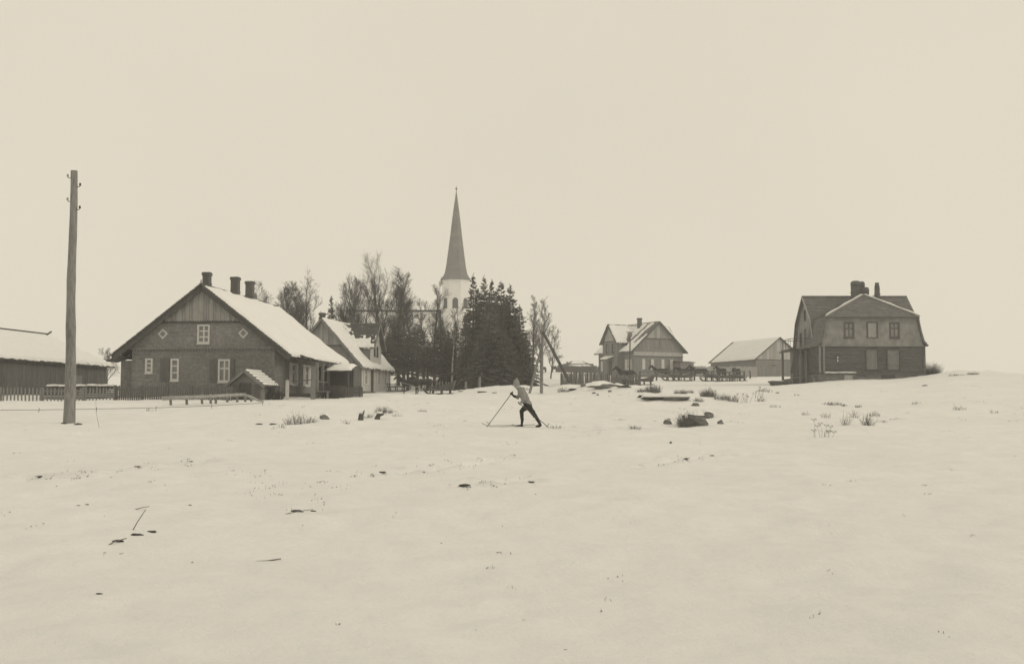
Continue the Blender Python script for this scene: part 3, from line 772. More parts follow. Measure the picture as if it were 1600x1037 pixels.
for q in (1.4, 8.2):
    window(h3, fl, q, .75, .8, 1.4, 2, 2, rail=[.65], bar=.07, casing=.03)
    for e in (-.85, .45): shutter(h3, fl, q + e, q + e + .4, .7, 2.2, m_cream)
MB().wall(F_right(W3), [(.2, -1), (L3, -1), (L3, ZE3 + .35), (.2, ZE3 + .35)], [], .25).build('side_wall', m_mwood, h3)
MB().wall(F_back(L3), gw, [], .25).build('back_wall', m_mwood, h3)
for s in (-1, 1):
    ro = MB().slab((0, -.45, ZR3), (0, L3 + .4, ZR3), (s * XE3, L3 + .4, ZE3), (s * XE3, -.45, ZE3), .12).build('roof', m_shingle, h3)
    MB().courses((0, -.45, ZR3 + .01), (0, L3 + .4, ZR3 + .01), (s * XE3, L3 + .4, ZE3 + .01), (s * XE3, -.45, ZE3 + .01), .4).build('shingle_courses', m_shingle, ro)
    MB().beam((0, -.48, ZR3 - .1), (s * XE3, -.48, ZE3 - .08), .06, .22).build('barge_board', m_dwood, h3)
    def mk3(u, v):
        return .75 - (1.3 if (u < .16 and v < .72 and abs(v - u * 4.0) < .35) else 0) - (1.1 if abs(u - .22 - v * .12) < .05 and v < .8 else 0) - (.9 if v < .05 else 0)
    snow_sheet(ro, (s * .05, -.4, ZR3), (s * .05, L3 + .35, ZR3), (s * XE3, L3 + .35, ZE3), (s * XE3, -.4, ZE3), .16, mk3 if s < 0 else None, 44, 34)
# cross wing: bay on the left with its gable, same on the right
XL = -W3 - .9; YA3, YB3 = 2.9, 7.1; YM3 = 5.0; ZX = ZR3 - .25; ZXE = ZR3 - .25 - 2.95
for sx_, xw in ((-1, XL), (1, W3 + .6)):
    fnx = (lambda u, v, w_, xw=xw, sx_=sx_: (xw - sx_ * w_, u, v))
    hls = [rect(4.15, 3.3, .65, 1.3), rect(5.85, 3.3, .65, 1.3), rect(5.0, -.6, 1.0, 2.7)] if sx_ < 0 else []
    MB().wall(fnx, [(YA3, -1), (YB3, -1), (YB3, ZXE + .2), (YM3, ZX - .2), (YA3, ZXE + .2)], hls, .2).build('bay_wall', m_mwood, h3)
    for yy in (YA3, YB3 - .15): MB().box(min(xw, sx_ * W3), max(xw, sx_ * W3), yy + .002, yy + .15, -1, ZXE + .2).build('bay_side', m_mwood, h3)
    if sx_ < 0:
        for q in (4.15, 5.85): window(h3, fnx, q, 3.3, .65, 1.3, 1, 2, rail=[.6], bar=.07, mat=m_dwood, casing=.03)
        MB().fbox(fnx, 4.5, 5.5, -.6, 2.1, .05, .1).build('door', m_dwood, h3)
        planks(h3, fnx, YM3 - 1.35, YM3 + 1.35, lambda u: (5.05, ZX - .25 - abs(u - YM3) * 1.3), m_bwood, .27, .02, -.06, -.003)
        MB().fbox(fnx, YA3 + .1, YB3 - .1, 4.95, 5.04, -.1, -.003).build('moulding', m_dwood, h3)
    xo = xw + sx_ * .4
    for s, ye in ((-1, YA3 - .3), (1, YB3 + .3)):
        xi = sx_ * (ZR3 - ZXE) / S3 * .9
        ro = MB().slab((sx_ * .2, YM3, ZX), (xo, YM3, ZX), (xo, ye, ZXE), (xi, ye, ZXE), .1).build('bay_roof', m_shingle, h3)
        MB().courses((sx_ * .2, YM3, ZX + .01), (xo, YM3, ZX + .01), (xo, ye, ZXE + .01), (xi, ye, ZXE + .01), .35).build('shingle_courses', m_shingle, ro)
        snow_sheet(ro, (sx_ * .3, YM3, ZX), (xo, YM3, ZX), (xo, ye, ZXE), (xi, ye, ZXE), .13, lambda u, v: .8 - .9 * (v < .05) - 1.2 * math.exp(-((u - .2) / .16) ** 2 - ((v - .75) / .3) ** 2), 30, 24)
        MB().beam((xo + sx_ * .02, YM3, ZX - .1), (xo + sx_ * .02, ye, ZXE - .08), .06, .2).build('barge_board', m_dwood, h3)
ro = MB().slab((XL, 4.0, 2.75), (XL, 6.0, 2.75), (XL - 1.3, 6.0, 2.3), (XL - 1.3, 4.0, 2.3), .08).build('entrance_canopy', m_dwood, h3)
snow_sheet(ro, (XL, 4.0, 2.76), (XL, 6.0, 2.76), (XL - 1.3, 6.0, 2.31), (XL - 1.3, 4.0, 2.31), .14, None, 12, 10)
for y in (4.1, 5.9): MB().box(XL - 1.25, XL - 1.13, y - .06, y + .06, -.8, 2.3).build('canopy_post', m_mwood, h3)
chimney(h3, -.9, 3.6, ZR3 - 1.5, ZR3 + .75, .52)
# lean-to on the right corner
MB().box(2.7, 5.2, -1.6, -.1, -1, 1.75).build('lean_to', m_mwood, h3)
MB().slab((2.5, -1.8, 1.85), (5.4, -1.8, 1.85), (5.4, -.1, 2.05), (2.5, -.1, 2.05), .1).build('lean_to_roof', m_dwood, h3)

# ------------------------------------------------------------------ 6. the pale barn and the board fence
DB = 176.0
p = P(1218, 588, DB)
b2 = thing('plank_barn', 'pale plank barn with a smooth snow-covered roof beside the log house', 'barn', (p.x, DB, p.z), R(23))
kb = DB / F
WB, LB = 4.4, 12.2
ZRb = (588 - 527) * kb; XEb = 4.7; ZEb = (588 - 562.5) * kb; Sb = (ZRb - ZEb) / XEb
MB().wall(f0, [(-WB, -1), (WB, -1), (WB, ZEb + .1), (0, ZRb - .1), (-WB, ZEb + .1)], [], .2).build('wall', m_dwood, b2)
planks(b2, F_front(-.04), -WB, WB, lambda u: (ZEb + .08, ZRb - .12 - abs(u) * Sb), [m_bwood_l, m_bwood_l2], .3, .02, -.05, 0, jig=.0)
for k in range(9): MB().fbox(F_front(-.003), -WB, WB, -.6 + k * .34, -.6 + k * .34 + .32, -.04 - rnd.uniform(0, .02), -.001).build('board', m_mwood, b2)
for u in (-1.0, 2.6): MB().fbox(F_front(-.07), u - .35, u + .35, 1.55, 1.75, -.02, 0).build('vent_opening', m_dwood, b2)
for u in (.1,):
    MB().fbox(F_front(-.09), u - .45, u + .45, 2.75, 3.9, -.05, 0).build('loft_hatch', m_bwood, b2)
for k in range(9): MB().fbox(F_left(-WB - .003), .05, LB, -.6 + k * .34, -.6 + k * .34 + .32, -.04, -.001).build('board', m_mwood, b2)
MB().wall(F_left(-WB), [(.2, -1), (LB, -1), (LB, ZEb + .1), (.2, ZEb + .1)], [], .2).build('side_wall', m_dwood, b2)
MB().wall(F_right(WB), [(.2, -1), (LB, -1), (LB, ZEb + .1), (.2, ZEb + .1)], [], .2).build('side_wall', m_mwood, b2)
MB().wall(F_back(LB), [(-WB, -1), (WB, -1), (WB, ZEb + .1), (0, ZRb - .1), (-WB, ZEb + .1)], [], .2).build('back_wall', m_mwood, b2)
for s in (-1, 1):
    ro = MB().slab((0, -.35, ZRb), (0, LB + .4, ZRb), (s * XEb, LB + .4, ZEb), (s * XEb, -.35, ZEb), .12).build('roof', m_shingle_d, b2)
    snow_sheet(ro, (0, -.33, ZRb), (0, LB - .35, ZRb), (s * XEb, LB - .35, ZEb), (s * XEb, -.33, ZEb), .14, None, 44, 24, rag=.05)
    MB().beam((0, -.37, ZRb - .02), (s * XEb, -.37, ZEb - .02), .05, .16).build('barge_board', m_dwood, b2)

# ------------------------------------------------------------------ 7. the log house on the right
D4 = 115.0
p = P(1364, 593, D4)
h4 = thing('log_house', 'tall log house with plastered gambrel upper storey, balcony and clustered chimneys at the right', 'house', (p.x, D4, p.z), 0)
k4 = D4 / F
Z1, Z2 = 3.4, 6.27
# foundation and log ground floor
MB().box(-5.3, 5.3, .05, 12, -1.2, .62).build('foundation', m_found, h4)
o = MB().box(-4.9, -1.4, -.13, .3, .62, .7).build('ledge', m_stone, h4)
snow_sheet(o, (-4.9, .2, .7), (-1.6, .2, .7), (-1.6, -.16, .68), (-4.9, -.16, .68), .09, None, 20, 4)
MB().box(-1.4, 5.3, -.07, .04, .5, .68).build('sill_beam', m_log, h4)
openings = [(-.02, 1.0, 1.15, 2.05), (2.12, .95, 1.2, 2.1)]
gl = 15
for k in range(gl):
    z0 = .69 + k * (Z1 - .72) / gl; zz = z0 + (Z1 - .72) / gl
    spans = [(-5.28, 5.28)]
    for (u, v, ww, hh) in openings:
        if zz > v + .02 and z0 < v + hh - .02:
            ns = []
            for a, b in spans:
                if a < u - ww/2 < b: ns += [(a, u - ww/2), (u + ww/2, b)]
                else: ns.append((a, b))
            spans = ns
    for a, b in spans:
        r = (zz - z0) / 2 * 1.04; y = .17 - rnd.uniform(0, .05)
        MB().tube([(a, y, z0 + r), ((a + b) / 2, y - rnd.uniform(-.01, .02), z0 + r + rnd.uniform(-.012, .012)), (b, y, z0 + r)], [r, r * 1.02, r], 10).build('log', m_log, h4)
    r = (zz - z0) / 2 * 1.04
    MB().tube([(-5.17, .2, z0 + r), (-5.17, 12, z0 + r)], r, 8).build('log', m_log, h4)
MB().box(-5.1, 5.1, .2, 11.9, .6, Z1).build('wall_core', m_dwood, h4)
for x in (-4.85, -5.25): MB().box(x - .1, x + .1, -.03, .12, .69, Z1).build('corner_board', m_mwood, h4)
MB().box(5.1, 5.3, -.03, .12, .69, Z1).build('corner_board', m_log, h4)
for j, (u, v, ww, hh) in enumerate(openings):
    planks(h4, F_front(.1), u - ww/2 + .04, u + ww/2 - .04, lambda q: (v + .03, v + hh - .05), m_hwood if j else m_mwood, .2, .015, -.03, .02, name='shutter_board')
    mb = MB()
    for a, b, c_, d_ in ((u - ww/2 - .08, u - ww/2 + .02, v - .02, v + hh), (u + ww/2 - .02, u + ww/2 + .08, v - .02, v + hh), (u - ww/2 + .02, u + ww/2 - .02, v + hh - .08, v + hh + .02)): mb.fbox(F_front(0), a, b, c_, d_, -.04, .12)
    mb.build('opening_frame', m_dwood, h4)
MB().fbox(F_front(.1), 2.12 - .6, 2.12 + .6, 2.45, 2.53, -.08, -.05).build('transom', m_mwood, h4)
o = MB().fbox(F_front(-.02), -3.62, -3.36, 1.75, 2.35, -.05, 0).build('notice_board', m_dwood, h4)
for z in (1.8, 2.1): MB().fbox(F_front(-.075), -3.55, -3.44, z, z + .2, -.01, 0).build('paper_notice', m_white, o)
MB().fbox(F_front(.02), -2.85, -2.0, -.1, .45, -.09, 0.04).build('cellar_hatch', m_bwood, h4)
MB().fbox(F_front(.02), .9, 2.2, -.3, .5, -.09, 0.04).build('cellar_opening', m_iron, h4)
# plastered upper wall of the wing: gambrel trapezoid with flared foot
def gx(z):       # half-width of the roof line at height z, curved (bell-cast)
    t = (z - Z1) / (Z2 - Z1); return 4.62 + .62 * (1 - t) ** 1.2 + .25 * max(0, .35 - t) ** 1.5
zs = [Z1 + (Z2 - Z1) * q / 6 for q in range(7)]
out = [(-5.1, Z1)] + [(5.1, Z1)] + [(gx(z) - .14, z) for z in zs[1:]] + [(-gx(z) + .14, z) for z in zs[:0:-1]]
ups = [(-2.28, 4.2, .95, 1.5), (.05, 4.2, .95, 1.5), (2.27, 4.2, .95, 1.5)]
MB().wall(F_front(.02), out, [rect(*q) for q in ups], .25).build('upper_wall', m_plaster, h4)
MB().fbox(F_front(.0), -5.15, 5.15, Z1 - .06, Z1 + .05, -.06, .1).build('string_board', m_plaster, h4)
for j, q in enumerate(ups):
    if j != 1: window(h4, F_front(.02), *q, 2, 2, rail=[.62], mat=m_dwood, bar=.11, casing=.05)
    else:
        o = MB().wall(F_front(-.03), rect(q[0], q[1] - .06, q[2] + .2, q[3] + .14), [rect(q[0], q[1] + .04, q[2] - .1, q[3] - .08)], .12).build('window', m_dwood, h4)
        for k in range(9): MB().fbox(F_front(.05), q[0] - .46, q[0] + .46, q[1] + .04 + k * .16, q[1] + .04 + k * .16 + .14, -.02, .02).build('blind_board', m_bwood, o)
# wing roof: steep curved flanks, half-hip in front, snow along the hips
YJ = 6.0
for s in (-1, 1):
    mb = MB()
    pts = [(gx(z), z) for z in [Z1 - .12] + zs[1:]]
    pts[0] = (5.55, Z1 - .02)
    for (xa, za), (xb, zb_) in zip(pts[:-1], pts[1:]):
        mb.courses((s * xb, -.28, zb_), (s * xb, YJ, zb_), (s * xa, YJ, za), (s * xa, -.28, za), .24, .04)
        mb.slab((s * xb, -.28, zb_), (s * xb, YJ, zb_), (s * xa, YJ, za), (s * xa, -.28, za), .09)
    mb.build('roof_flank', m_shingle, h4)
    ro = MB().slab((s * .02, 2.6, 8.72), (s * .02, YJ + 1, 8.72), (s * 4.66, YJ + 1, Z2), (s * 4.66, -.3, Z2), .1)
    ro.courses((s * .02, 2.6, 8.73), (s * .02, YJ + 1, 8.73), (s * 4.66, YJ + 1, Z2 + .01), (s * 4.66, -.3, Z2 + .01), .24, .04)
    ro = ro.build('upper_roof', m_shingle, h4)
    mb = MB().beam((s * .05, 2.55, 8.8), (s * 4.72, -.38, Z2 + .08), .2, .1); hp = mb.build('hip_board', m_bwood, h4)
    snow_sheet(hp, (s * .05, 2.75, 8.86), (s * 4.72, -.14, Z2 + .12), (s * 4.72, -.4, Z2 + .13), (s * .05, 2.5, 8.86), .1, lambda u, v: .55, 30, 4, rag=.03)
fh = MB().slab((-.02, 2.6, 8.73), (.02, 2.6, 8.73), (4.66, -.35, Z2), (-4.66, -.35, Z2), .12).build('front_hip', m_shingle, h4)
mb = MB()
nr = 14
for k in range(nr):
    t0, t1 = k / nr, (k + 1) / nr
    y0_, y1_ = 2.6 - 2.95 * t0, 2.6 - 2.95 * t1; z0_, z1_ = 8.73 - 2.46 * t0, 8.73 - 2.46 * t1
    nc = max(1, int(10 * t1))
    for c in range(nc):
        a, b = -1 + 2 * c / nc, -1 + 2 * (c + 1) / nc
        lp = .05 + rnd.uniform(-.012, .018)
        A = [(4.64 * t0 * a, y0_, z0_ + .015), (4.64 * t0 * b, y0_, z0_ + .015), (4.64 * t1 * b, y1_ - .02, z1_ + lp), (4.64 * t1 * a, y1_ - .02, z1_ + lp), (4.64 * t1 * b, y1_ + .01, z1_), (4.64 * t1 * a, y1_ + .01, z1_)]
        mb.add(A, [(0, 1, 2, 3), (3, 2, 4, 5)])
mb.build('shingle_courses', m_shingle, fh)
MB().beam((-4.7, -.33, Z2 - .08), (4.7, -.33, Z2 - .08), .08, .12).build('eave_board', m_dwood, h4)
# main body behind: ridge along the picture, gambrel gables at both ends
XM0, XM1, YM0, YM1 = -5.0, 6.2, 3.2, 12.2; YR = 7.7
ZMR = (593 - 465) * (D4 + YR) / F + .35
def prof4(sgn): return [(YR, ZMR), (YR + sgn * 3.1, Z2 + .15), (YR + sgn * 4.15, Z1 + .55), (YR + sgn * 4.9, Z1 - .05)]
gpts = [(y, z) for y, z in prof4(1)[::-1]] + [(y, z) for y, z in prof4(-1)[1:]]
gin = [(YR + (y - YR) * .97, z - .12) for y, z in gpts]
fx = F_left(XM0 + .3)
gh = [rect(YR - 1.9, 3.9, .8, 1.4), rect(YR, 3.6, .9, 2.0), rect(YR + 1.9, 3.9, .8, 1.4), rect(YR, 6.6, .7, 1.0)]
MB().wall(fx, gin, gh, .25).build('gable_wall', m_plaster, h4)
for q in ((YR - 1.9, 3.9, .8, 1.4), (YR + 1.9, 3.9, .8, 1.4), (YR, 6.6, .7, 1.0)): window(h4, fx, *q, 2, 2, rail=[.6], mat=m_dwood, bar=.1, casing=.04)
MB().fbox(fx, YR - .42, YR + .42, 3.6, 5.55, .06, .12).build('balcony_door', m_dwood, h4)
MB().wall(F_right(XM1 - .3), gin, [], .25).build('gable_wall', m_plaster, h4)
MB().box(-5.2, 5.9, 11.9, 12.2, -1, Z1).build('back_wall', m_log, h4)
MB().box(5.0, 5.9, 3.6, 12.0, -1, Z1).build('side_wall', m_log, h4)
for sgn in (-1, 1):
    pf = prof4(sgn)
    mb = MB()
    for (ya, za), (yb, zb_) in zip(pf[:-1], pf[1:]):
        mb.slab((XM0, ya, za), (XM1, ya, za), (XM1, yb, zb_), (XM0, yb, zb_), .1)
        mb.courses((XM0, ya, za + .01), (XM1, ya, za + .01), (XM1, yb, zb_ + .01), (XM0, yb, zb_ + .01), .25, .04)
        o = None
    ro = mb.build('main_roof', m_shingle, h4)
    snow_sheet(ro, (XM0 + .2, pf[0][0], pf[0][1]), (XM1 - .2, pf[0][0], pf[0][1]), (XM1 - .2, pf[1][0], pf[1][1]), (XM0 + .2, pf[1][0], pf[1][1]), .06, lambda u, v: -.24 if sgn < 0 else .3, 60, 20)
    for xv in (XM0, XM1):
        for (ya, za), (yb, zb_) in zip(pf[:-1], pf[1:]): MB().beam((xv, ya, za - .06), (xv, yb, zb_ - .06), .06, .2).build('barge_board', m_bwood if sgn < 0 else m_dwood, h4)
MB().beam((XM0, YR, ZMR + .05), (XM1, YR, ZMR + .05), .2, .1).build('ridge_board', m_shingle_d, h4)
# chimneys
yb_ = 5.6
chx = lambda px, y: (px - 1364 + (1364 - 800) * 0) * (D4 + y) / F + ((1364 - 800) * (D4 + y) / F - 36.03)
def stack(px, y, top, s, knob):
    x = chx(px, y); z1 = (593 - top) * (D4 + y) / F + (HOR - 593) * y / F
    mb = MB().box(x - s/2, x + s/2, y - s/2, y + s/2, Z2 + 1, z1 - .55)
    c = mb.build('chimney', m_chim, h4)
    pr = [(s * .50, z1 - .62), (s * .66, z1 - .5), (s * .68, z1 - .3), (s * .60, z1 - .12), (s * .42, z1 - .02), (s * .3, z1)] if knob else [(s * .5, z1 - .58), (s * .62, z1 - .5), (s * .62, z1 - .36), (s * .5, z1 - .3), (s * .5, z1)]
    MB().lathe(pr, (x, y), 12).build('chimney_cap', m_chim, c)
    MB().box(x - s/2 - .05, x + s/2 + .05, y - s/2 - .05, y + s/2 + .05, z1 - 1.3, z1 - 1.18).build('chimney_band', m_chim, c)
stack(1340, 6.2, 438, .82, True); stack(1349.5, 6.6, 439, .5, True); stack(1356, 5.6, 448, .5, True); stack(1373.5, 7.2, 441, .44, False)
# balcony and porch on the left gable side
XB0 = -7.15
bf = MB().box(XB0, XM0 + .3, 4.4, 8.6, 3.2, 3.36).build('balcony_floor', m_dwood, h4)
MB().slab((XB0 - .15, 4.2, 3.18), (XM0 + .3, 4.2, 3.5), (XM0 + .3, 8.8, 3.5), (XB0 - .15, 8.8, 3.18), .1).build('porch_roof', m_shingle_d, h4)
ra = [(XM0 + .25, 4.5, 4.4), (XB0 + .5, 4.5, 4.4), (XB0 + .12, 4.8, 4.4), (XB0 + .05, 5.3, 4.4), (XB0 + .05, 7.7, 4.4), (XB0 + .12, 8.2, 4.4), (XB0 + .5, 8.5, 4.4), (XM0 + .25, 8.5, 4.4)]
MB().tube(ra, .035, 6).build('balcony_rail', m_iron, h4)
for q in ra[1:-1]: MB().tube([q, (q[0], q[1], 3.36)], .022, 5).build('rail_post', m_iron, h4)
for (x, y) in ((XB0 + .15, 4.55), (XB0 + .15, 8.45), (-6.1, 4.55), (-5.5, 4.55)):
    MB().box(x - .11, x + .11, y - .11, y + .11, -.9, 3.2).build('porch_post', m_mwood, h4)
MB().box(XB0, -5.2, 4.6, 8.4, -.9, .25).build('porch_floor', m_dwood, h4)
MB().box(-5.36, -5.3, 5.4, 6.5, .3, 2.4).build('door', m_dwood, h4)
MB().beam((XB0 + .2, 4.4, .8), (XB0 + .75, 4.4, 3.1), .1, .5).build('lattice_screen', m_dwood, h4)
for k in range(3): MB().box(-5.6 + k * .02, -4.3, 1.6 - .35 * k - .35, 1.6 - .35 * k, -.9, .35 - .17 * k).build('step', m_stone, h4)

# ------------------------------------------------------------------ trees
def grow_bare(seed, H, spread, r0, first=.28, n1=15, rise=.75, fork=1, dens=1.0):
    """a leafless tree: returns trunk and crown mesh builders"""
    rg = random.Random(seed); tr = MB(); cr = MB()
    def wander(p, d, L_, segs, wob, up):
        pts = [p]; q = p.copy(); d = d.copy()
        for _ in range(segs):
            d = (d + Vector((rg.gauss(0, wob), rg.gauss(0, wob), rg.gauss(0, wob) + up))).normalized()
            q = q + d * (L_ / segs); pts.append(q.copy())
        return pts
    def at(pts, t):
        f = t * (len(pts) - 1); i = min(int(f), len(pts) - 2)
        return pts[i].lerp(pts[i + 1], f - i), (pts[i + 1] - pts[i]).normalized()
    def child_dir(d, ang, az):
        o = d.orthogonal().normalized(); o = Matrix.Rotation(az, 3, d) @ o
        return (d * math.cos(ang) + o * math.sin(ang)).normalized()
    def sub(p, d, L_, r, lvl):
        segs = (6, 4, 3, 2)[lvl]
        pts = wander(p, d, L_, segs, (.09, .12, .14, .12)[lvl], (.10, .09, .06, .04)[lvl])
        rr = [max(.0055, r * (1 - .8 * k / segs)) for k in range(segs + 1)]
        cr.tube(pts, rr, 4 if lvl < 1 else 3, cap=False)
        if lvl >= 3: return
        nn = (8, 5, 3.2)[lvl] * dens
        nn = int(nn) + (rg.random() < nn % 1)
        for k in range(nn):
            t = (.22, .2, .25)[lvl] + (.78 * (k + rg.random()) / nn) * .97
            q, dd = at(pts, min(t, .99))
            sub(q, child_dir(dd, R(rg.uniform(18, 42)), rg.uniform(0, 6.28)), L_ * rg.uniform(.42, .72) * (1.15 - .45 * t), max(.0055, r * .45), lvl + 1)
    for f_ in range(fork):
        a = 6.28 * f_ / fork + seed
        base = Vector((0, 0, -.4)) + Vector((math.cos(a), math.sin(a), 0)) * (0 if fork == 1 else .15)
        d0 = Vector((math.cos(a) * .1 * (fork > 1), math.sin(a) * .1 * (fork > 1), 1)).normalized()
        h = H * (1 if f_ == 0 else rg.uniform(.75, .95))
        pts = wander(base, d0, h, 9, .045, .05)
        tr.tube(pts, [max(.012, r0 * (1.25 if k == 0 else 1) * (1 - .93 * k / 9)) for k in range(10)], 7)
        nb = int(n1 / (1 if fork == 1 else 1.5))
        for k in range(nb):
            t = first + (.97 - first) * (k + rg.random() * .7) / nb
            q, dd = at(pts, t)
            L_ = spread * (1.05 - .62 * (t - first) / (1 - first)) * rg.uniform(.75, 1.15)
            sub(q, child_dir(dd, R(rg.uniform(26, 52) * (1.1 - rise * .35)), k * 2.4 + rg.uniform(-.5, .5)), L_, r0 * (1 - .9 * t) * .42 + .010, 0)
    return tr, cr
def bare_tree(px, row, top, D, spread, label, seed, name='bare_tree', r0=None, bark=None, group='bare trees round the churchyard', **kw):
    x = XA(px, D); z = gz(x, D)
    H = (P(px, top, D).z - z)
    t = thing(name, label, 'tree', (x, D, z), rnd.uniform(0, 6), group)
    tr, cr = grow_bare(seed, H, spread, r0 or (.014 * H + .05), **kw)
    tr.build('trunk', bark or m_bark, t, True); cr.build('crown', m_twig, t, False)
    return t
bare_tree(436, 606, 447, 118, 3.0, 'dense round-headed bare tree just behind the brick house roof', 11, first=.3, n1=22, dens=1.3)
bare_tree(480, 606, 444, 116, 3.6, 'open-crowned bare tree between the brick house roof and the small spruce', 12, first=.35, n1=15, fork=2)
bare_tree(526, 604, 438, 132, 3.3, 'bare tree with a slender crown just right of the small spruce', 13, first=.35, n1=14, rise=1.2)
bare_tree(550, 604, 440, 134, 3.2, 'bare tree with upswept limbs behind the cross gable', 14, first=.4, n1=13, rise=1.2)
bare_tree(592, 603, 416, 130, 4.2, 'tallest bare tree of the row, with widely forked limbs', 15, first=.5, n1=13, dens=.95)
bare_tree(622, 602, 428, 126, 3.2, 'feathery bare birch beside the tallest bare tree', 16, 'bare_birch', first=.28, n1=24, rise=1.0, dens=1.1)
bare_tree(646, 601, 448, 128, 2.3, 'narrow bare birch over the low dark spruces', 17, 'bare_birch', first=.3, n1=18, rise=1.3)
bare_tree(680, 600, 443, 127, 2.5, 'slim bare tree just left of the church tower', 18, first=.35, n1=16, rise=1.1)
bare_tree(706, 606, 478, 108, 2.0, 'pale-trunked young birch standing before the church tower', 19, 'birch', r0=.13, bark=m_birch, first=.4, n1=14, dens=.8)
bare_tree(562, 604, 455, 140, 2.6, 'faint thin bare tree behind the cross gable ridge', 20, first=.4, n1=11, dens=.9)
bare_tree(831, 594, 466, 128, 2.1, 'bare tree with steep limbs at the right edge of the tall spruces', 21, first=.3, n1=15, rise=1.3)
bare_tree(846, 592, 472, 131, 2.3, 'bare tree standing behind the braced pole', 22, first=.22, n1=17)
bare_tree(860, 591, 512, 138, 1.6, 'low bare tree reaching out to the right of the braced pole', 23, first=.2, n1=12, r0=.1)
bare_tree(168, 607, 548, 120, 1.7, 'small faint bare tree between the long barn and the brick house', 24, first=.3, n1=9)
bare_tree(420, 606, 455, 122, 2.9, 'bare tree half hidden by the third chimney, left end of the row', 31, first=.3, n1=18, dens=1.15)
bare_tree(458, 606, 462, 124, 2.6, 'low bare tree between the dense round one and the open-crowned one', 32, first=.3, n1=16)
bare_tree(538, 604, 452, 122, 3.0, 'bushy bare tree rising straight over the gabled house ridge', 33, first=.25, n1=18, fork=2)
bare_tree(575, 603, 450, 126, 2.8, 'bare tree with low spreading limbs over the cross gable', 34, first=.3, n1=16, fork=2)
bare_tree(608, 602, 440, 120, 2.8, 'bare tree between the tallest one and the birches', 35, first=.3, n1=19, dens=1.1)
bare_tree(634, 602, 440, 121, 2.7, 'bare birch in the middle of the birch group', 36, 'bare_birch', first=.25, n1=20, dens=1.1)
bare_tree(662, 601, 470, 124, 2.3, 'lower bare tree between the birches and the slim tree by the tower', 37, first=.3, n1=15)
bare_tree(694, 600, 470, 121, 2.0, 'thin bare tree touching the left edge of the church tower', 38, first=.3, n1=13)

def spruce_mesh(seed, H, Rr, lean=0.0, skirt=.02, top=.85):
    rg = random.Random(seed); cr = MB()
    zt = skirt * H
    z = zt
    while z < H - .2:
        t = (z / H)
        Rz = Rr * (1 - (t - skirt) / (1 - skirt)) ** top * rg.uniform(.75, 1.15) + .05
        nb = 6 if t < .85 else 4
        z_w = z
        a0 = rg.uniform(0, 6.28)
        for k in range(nb):
            if rg.random() < .07: continue
            a = a0 + 6.28 * k / nb + rg.uniform(-.25, .25); L_ = Rz * rg.uniform(.7, 1.15)
            c, s = math.cos(a), math.sin(a); z = z_w + rg.uniform(-.16, .16)
            rise = .25 + .3 * t; droop = .75 - .5 * t
            def pt(q): return Vector((c * L_ * q, s * L_ * q, z + L_ * (rise * q - droop * q * q + .18 * q ** 4)))
            ns = max(3, int(L_ / .12))
            side = Vector((-s, c, 0))
            pp = [pt(i / 3) for i in range(4)]
            for i in range(3):      # ribbon branch
                A, B = pp[i], pp[i + 1]; wv = Vector((0, 0, .02))
                cr.add([A - wv, B - wv, B + wv, A + wv], [(0, 1, 2, 3)])
            for i in range(ns):
                q = (i + rg.random()) / ns * .95 + .06
                b = pt(min(q, 1)); f = (pt(min(q + .1, 1.1)) - b).normalized()
                for sg in (-1, 1):
                    ll = (.14 + .34 * min(1, L_)) * rg.uniform(.6, 1.2) * (1.15 - .5 * q)
                    tip = b + (f * .75 + side * sg * rg.uniform(.35, .95)).normalized() * ll + Vector((0, 0, -ll * rg.uniform(.12, .75)))
                    wd = .03 + .035 * rg.random(); mid = b.lerp(tip, .45)
                    up = Vector((rg.uniform(-.5, .5), rg.uniform(-.5, .5), 1)) * wd
                    cr.add([b, mid + up, tip, mid - up], [(0, 1, 2, 3)])
            tip = pt(1.0); f = (tip - pt(.85)).normalized()
            cr.add([tip - side * .05 - f * .1, tip + f * .22, tip + side * .05 - f * .1], [(0, 1, 2)])
        z = z_w + (.25 if t < .7 else .19) * rg.uniform(.7, 1.3) * (H / 10) ** .5
    for k in range(8):
        a = k * .8; zz = H - .35 + k * .05
        cr.add([(0, 0, zz), (.13 * math.cos(a), .13 * math.sin(a), zz + .14), (0, 0, zz + .07)], [(0, 1, 2)])
    tr = MB().tube([(0, 0, -.5), (0, 0, H * .5), (0, 0, H)], [.016 * H + .05, .009 * H + .02, .012], 7)
    return tr, cr
SPV = []
for sd, tp, sk_ in ((1, 1.0, .02), (2, .95, .03), (3, 1.1, .02), (4, .9, .04), (5, 1.0, .02), (6, .85, .26), (7, .95, .3)):
    tr, cr = spruce_mesh(sd, 10.0, 2.4, top=tp, skirt=sk_)
    a = tr.build_mesh('trunk', m_bark); b = cr.build_mesh('crown', m_needle); SPV.append((a, b))
def spruce(px, top, D, wid, label, v, name='spruce', group='spruces round the churchyard'):
    x = XA(px, D); z = gz(x, D); H = P(px, top, D).z - z
    t = thing(name, label, 'tree', (x, D, z), rnd.uniform(0, 6), group)
    sx = wid / 2.15
    for nm, me in zip(('trunk', 'crown'), SPV[v]): piece(nm, me, t, scale=(sx, sx, H / 10.0))
    return t
spruce(739, 428, 104, 1.9, 'tall spruce with a ragged tip right against the church tower', 0)
spruce(756, 431, 107, 1.8, 'tall spruce second from the church tower in the dark clump', 1)
spruce(768, 437, 103, 2.1, 'spruce in the middle of the tall clump, behind the skier', 2)
spruce(783, 440, 106, 2.2, 'tall spruce with a leaning double tip in the clump', 3)
spruce(797, 445, 104, 2.3, 'broad spruce at the right of the tall clump, reaching low', 4)
spruce(812, 476, 103, 2.0, 'shorter spruce at the right flank of the tall clump', 0)
